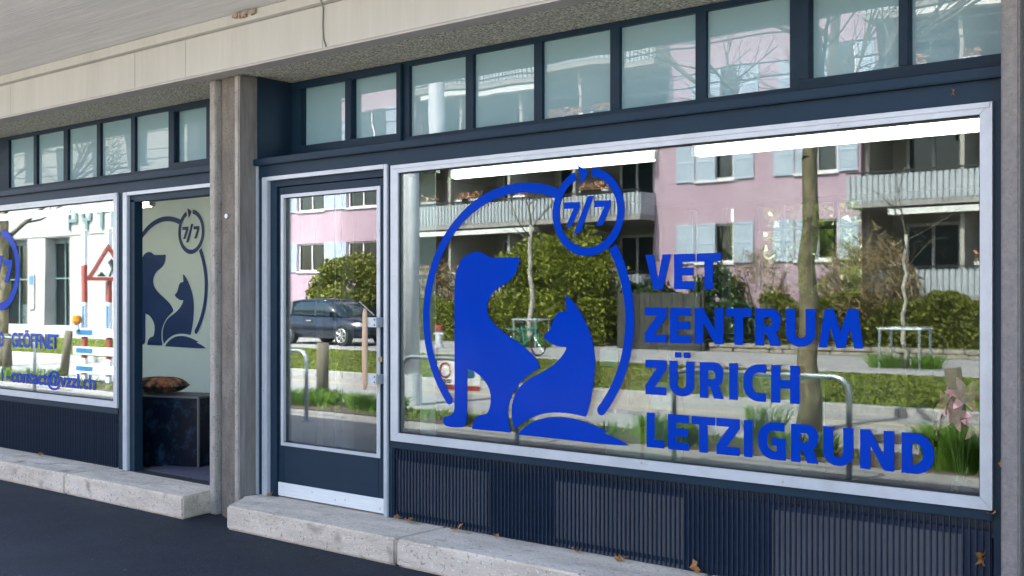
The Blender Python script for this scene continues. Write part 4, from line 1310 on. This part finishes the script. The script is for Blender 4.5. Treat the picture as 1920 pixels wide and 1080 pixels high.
# ------------------------------------------------------------------ plants across the street
shrub('evergreen_shrub', 'large yellow green evergreen shrub mirrored behind the dog and cat', 'shrub', -23.4, -25.6, 5.4, 2.4, 3.9, 'ever', 20000, .085, 31)
shrub('evergreen_shrub', 'rounded green shrub mirrored above the dark car in the door', 'shrub', -33.6, -25.6, 5.4, 2.6, 3.2, 'hedge', 20000, .08, 32)
shrub('evergreen_shrub', 'dark evergreen shrub mirrored right of the word VET', 'shrub', -17.6, -26.3, 2.0, 1.6, 2.7, 'darkleaf', 4500, .09, 33)
shrub('evergreen_shrub', 'dark shrub mirrored behind the letter V', 'shrub', -20.0, -26.2, 2.4, 1.5, 2.2, 'darkleaf', 4500, .09, 34)
shrub('bare_shrub', 'brown twiggy shrub mirrored left of the far young tree', 'shrub', -12.6, -26.0, 3.2, 2.2, 3.4, 'twig', 6500, .16, 35, thin=.16)
shrub('bare_shrub', 'thin brown shrub mirrored over the middle of the pink wall', 'shrub', -16.0, -26.2, 2.2, 1.4, 3.3, 'twig', 1600, .18, 36, thin=.12)
shrub('bare_shrub', 'brown shrub mirrored through the ring left of the dog head', 'shrub', -29.3, -26.2, 3.4, 1.6, 2.9, 'twig', 4500, .15, 37, thin=.22)
hedge('clipped_hedge', 'clipped hedge mirrored behind the dog and cat', -30.5, -20.9, -25.6, -24.7, 1.65, 'ever', 20000, .062, 41)
hedge('clipped_hedge', 'clipped hedge mirrored right of the word ZENTRUM', -15.5, -8.1, -26.2, -24.95, 1.75, 'hedge', 18000, .062, 42)
hedge('clipped_hedge', 'dark hedge mirrored behind the word ZENTRUM', -20.2, -15.6, -26.0, -25.0, 1.5, 'darkleaf', 5500, .085, 43)
hedge('clipped_hedge', 'dark hedge mirrored behind the parked car', -42, -30.7, -25.4, -24.6, 1.25, 'darkleaf', 8000, .09, 44)
# low dry stone wall before the hedge
t = thing('stone_wall', 'low wall of rough stones mirrored under the hedge at right', 'wall', loc=(0, -24.55, 0))
r = random.Random(9)
for row in range(2):
    x = -16.8
    while x < -8.2:
        w = r.uniform(.3, .75)
        z = -.02 + row * .13
        B(x, x + w - .02, -.18 + r.uniform(-.02, .02), .16 + r.uniform(-.03, .05), z, z + r.uniform(.11, .125)).build('stone', 'stone', t, bevel=.018)
        x += w
# green behind the shop for the rear windows
struct('yard', B(-12, 2, 8.5, 16, -.3, -.02), 'turf')
shrub('garden_shrub', 'sunlit garden shrub outside the left rear window of the shop', 'shrub', -8.6, 10.6, 4.5, 2.0, 4.2, 'ever', 5000, .10, 51)
shrub('garden_shrub', 'sunlit garden shrub outside the barred rear window of the shop', 'shrub', -6.6, 12.6, 4.5, 2.0, 4.4, 'grass', 5000, .10, 52)

bare_tree('bare street tree with thick trunk mirrored in the middle of the pink wall', -6.3, -8.5, 10.5, .135, 61, fork=4.4, dens=4, group='bare street trees', z0=-.14)
bare_tree('bare street tree mirrored at the left edge of the left window', -28.0, -8.5, 10.5, .15, 62, fork=4.0, dens=5, group='bare street trees', z0=-.14)
bare_tree('slender young tree in a steel guard mirrored at right of the large window', -9.3, -20.0, 5.4, .055, 63, fork=3.0, mat='palebark', levels=3, dens=3, spread=.7)
bare_tree('slender young tree in a steel guard mirrored between dog and cat', -22.5, -23.0, 6.6, .09, 64, fork=3.9, mat='palebark', levels=3, dens=3, spread=.7)
def guard(label, x, y):
    t = thing('tree_guard', label, 'tree guard', 'steel tree guards', loc=(x, y, 0))
    for sx in (-.45, .45):
        for sy in (-.35, .35):
            MB().tube([(sx, sy, -.02), (sx, sy, .86)], .028, 8).build('leg', 'steel', t)
    mb = MB()
    for a, b in (((-.5, -.35), (.5, -.35)), ((-.5, .35), (.5, .35))):
        mb.tube([(a[0], a[1], .88), (b[0], b[1], .88)], .03, 8)
    for s in (-.45, .45):
        mb.tube([(s, -.35, .88), (s, .35, .88)], .028, 8)
    mb.build('top_frame', 'steel', t)
guard('steel guard round the slender young tree at right', -9.3, -20.0)
guard('steel guard round the slender young tree between dog and cat', -22.5, -23.0)
grass_clump('green tuft at the foot of the guarded tree at right', -9.3, -20.0, .35, 1.8, 700, 71)
grass_clump('green tuft at the foot of the guarded tree between dog and cat', -22.5, -23.0, .4, 1.6, 600, 72)

# hydrant post
t = thing('hydrant_post', 'pale street bollard with red cap mirrored left of the dog', 'bollard', loc=(-24.6, -20.9, 0))
MB().tube([(0, 0, -.02), (0, 0, .06), (0, 0, .07), (0, 0, .52)], [.16, .16, .12, .11], 14).build('post', 'mast', t)
MB().tube([(0, 0, .52), (0, 0, .54), (0, 0, .66), (0, 0, .70)], [.14, .15, .14, .06], 14).build('cap', 'red', t)
for s in (-1, 1):
    MB().tube([(s * .09, 0, .42), (s * .2, 0, .42)], .05, 10).build('outlet', 'mast', t)
# dark board screen
t = thing('garden_screen', 'dark board screen mirrored between the emblem and the word ZENTRUM', 'screen', loc=(-18.4, -24.1, 0))
for k in range(15):
    B(-1.45 + k * .195, -1.45 + k * .195 + .18, -.015, .015 + .008 * (k % 2), -.02, 1.72 + .012 * ((k * 7) % 3)).build('board', 'binbrown', t)
for z in (.3, 1.4):
    B(-1.47, 1.47, -.06, -.016, z, z + .08).build('rail', 'binbrown', t)
for x in (-1.5, 0, 1.5):
    B(x - .05, x + .05, -.16, -.061, -.02, 1.8).build('post', 'binbrown', t)
# bicycle
t = thing('bicycle', 'teal bicycle parked across the street mirrored between dog and cat', 'bicycle', loc=(-19.4, -18.9, -.02), rz=R(12))
def ring(cx, rr, rt):
    return [(cx + rr * math.cos(a * math.pi / 12), 0, .34 + rr * math.sin(a * math.pi / 12)) for a in range(25)]
for cx in (-.52, .52):
    w = MB().tube(ring(cx, .32, .02), .022, 8, cap=False).build('wheel', 'black', t)
    sp_ = MB()
    for k in range(8):
        a = k * math.pi / 4
        sp_.tube([(cx, 0, .34), (cx + .3 * math.cos(a), 0, .34 + .3 * math.sin(a))], .004, 4)
    sp_.build('spokes', 'steel', w)
mb = MB()
for a, b in (((-.52, .34), (-.08, .32)), ((-.52, .34), (-.2, .74)), ((-.08, .32), (-.22, .86)), ((-.2, .72), (.36, .76)), ((-.08, .32), (.38, .7)), ((.52, .34), (.34, .92))):
    mb.tube([(a[0], 0, a[1]), (b[0], 0, b[1])], .022, 8)
mb.build('frame', 'teal', t)
MB().tube([(.34, -.28, .98), (.36, 0, .94), (.34, .28, .98)], .014, 8).build('handlebar', 'steel', t)
MB().tube([(-.36, 0, .9), (-.22, 0, .91), (-.08, 0, .9)], [.08, .07, .03], 8).build('saddle', 'black', t)
B(-.75, -.3, -.14, .14, .72, .74).build('carrier', 'teal', t)

# ------------------------------------------------------------------ parked car
t = thing('parked_car', 'dark blue hatchback parked across the street mirrored in the door glass', 'car', loc=(-29.3, -20.6, -.02))
t.scale = (1.1, 1.06, 1.06)
def loft(stations, ring_fn):
    mb = MB()
    n = None
    for s in stations:
        rg = ring_fn(s)
        n = len(rg)
        mb.v += rg
    for k in range(len(stations) - 1):
        for q in range(n):
            r_ = (q + 1) % n
            mb.f.append((k*n + q, k*n + r_, (k+1)*n + r_, (k+1)*n + q))
    mb.f.append(tuple(range(n))[::-1])
    mb.f.append(tuple((len(stations)-1)*n + q for q in range(n)))
    return mb
# body: x along the car, front at +x; (x, half width, z bottom, z shoulder)
st_ = [(-2.02, .66, .42, .78), (-1.92, .80, .26, .92), (-1.4, .88, .22, .98), (-.5, .90, .22, .96), (.5, .90, .22, .93), (1.0, .89, .22, .90), (1.55, .86, .24, .80), (1.88, .76, .28, .68), (2.02, .58, .38, .58)]
def bodyring(s):
    x, w, z0, z1 = s
    h = z1 - z0
    return [(x, -w*.9, z0), (x, -w, z0 + h*.25), (x, -w*1.0, z0 + h*.6), (x, -w*.96, z0 + h*.88), (x, -w*.82, z1), (x, 0, z1 + .03), (x, w*.82, z1), (x, w*.96, z0 + h*.88), (x, w, z0 + h*.6), (x, w, z0 + h*.25), (x, w*.9, z0), (x, 0, z0 - .01)]
loft(st_, bodyring).build('body', 'carpaint', t, smooth=True)
cab = [(-1.86, .62, .90, .93), (-1.45, .70, .90, 1.36), (-.9, .72, .90, 1.44), (0, .73, .90, 1.45), (.45, .71, .90, 1.38), (1.12, .66, .88, .92)]
def cabring(s):
    x, w, z0, z1 = s
    h = z1 - z0
    return [(x, -w*1.12, z0), (x, -w*1.0, z0 + h*.6), (x, -w*.88, z0 + h*.93), (x, -w*.6, z1), (x, w*.6, z1), (x, w*.88, z0 + h*.93), (x, w*1.0, z0 + h*.6), (x, w*1.12, z0)]
loft(cab, cabring).build('cabin', 'carglass', t, smooth=True)
rf = [(-1.5, .58, 1.34, 1.385), (-.9, .60, 1.40, 1.465), (0, .60, 1.41, 1.475), (.42, .57, 1.36, 1.405)]
loft(rf, lambda s: [(s[0], -s[1]*1.08, s[2]), (s[0], -s[1], s[3] - .01), (s[0], 0, s[3] + .012), (s[0], s[1], s[3] - .01), (s[0], s[1]*1.08, s[2]), (s[0], 0, s[2] + .01)]).build('roof', 'carpaint', t, smooth=True)
for s in (-1, 1):
    MB().tube([(-.05, s * .79, .93), (-.12, s * .655, 1.40)], .045, 6).build('pillar', 'carpaint', t)
    MB().tube([(1.05, s * .72, .92), (.45, s * .64, 1.37)], .04, 6).build('pillar', 'carpaint', t)
    MB().tube([(-1.25, s * .79, .95), (-1.35, s * .64, 1.36)], .06, 6).build('pillar', 'carpaint', t)
    B(.70, .86, min(s*.84, s*1.02), max(s*.84, s*1.02), .94, 1.06).build('mirror', 'carpaint', t, bevel=.02)
    B(-.35, -.12, min(s*.905, s*.925), max(s*.905, s*.925), .76, .80).build('door_handle', 'rim', t)
    MB().tube([(1.62, s * .70, .66), (1.80, s * .68, .64), (1.90, s * .62, .60)], [.08, .11, .07], 10).build('headlight', 'lampglass', t, smooth=True)
    B(-2.0, -1.9, min(s*.5, s*.74), max(s*.5, s*.74), .72, .86).build('tail_light', 'red', t, bevel=.02)
    for x in (-1.28, 1.28):
        ty_ = MB().tube([(x, s * .70, .32), (x, s * .92, .32)], .32, 24).build('tyre', 'black', t)
        MB().tube([(x, s * .921, .32), (x, s * .926, .32)], .225, 24).build('wheel_disc', 'darkrail', ty_)
        sp_ = MB()
        for k in range(7):
            a = k * 2 * math.pi / 7
            sp_.tube([(x, s * .93, .32), (x + .205 * math.cos(a), s * .93, .32 + .205 * math.sin(a))], .028, 5)
        sp_.tube([(x + .215 * math.cos(a * math.pi / 12), s * .93, .32 + .215 * math.sin(a * math.pi / 12)) for a in range(25)], .017, 5, cap=False)
        sp_.build('rim', 'rim', ty_)
B(1.90, 2.03, -.4, .4, .36, .48).build('grille', 'black', t)
B(-2.05, -1.98, -.26, .26, .60, .70).build('number_plate', 'white', t)
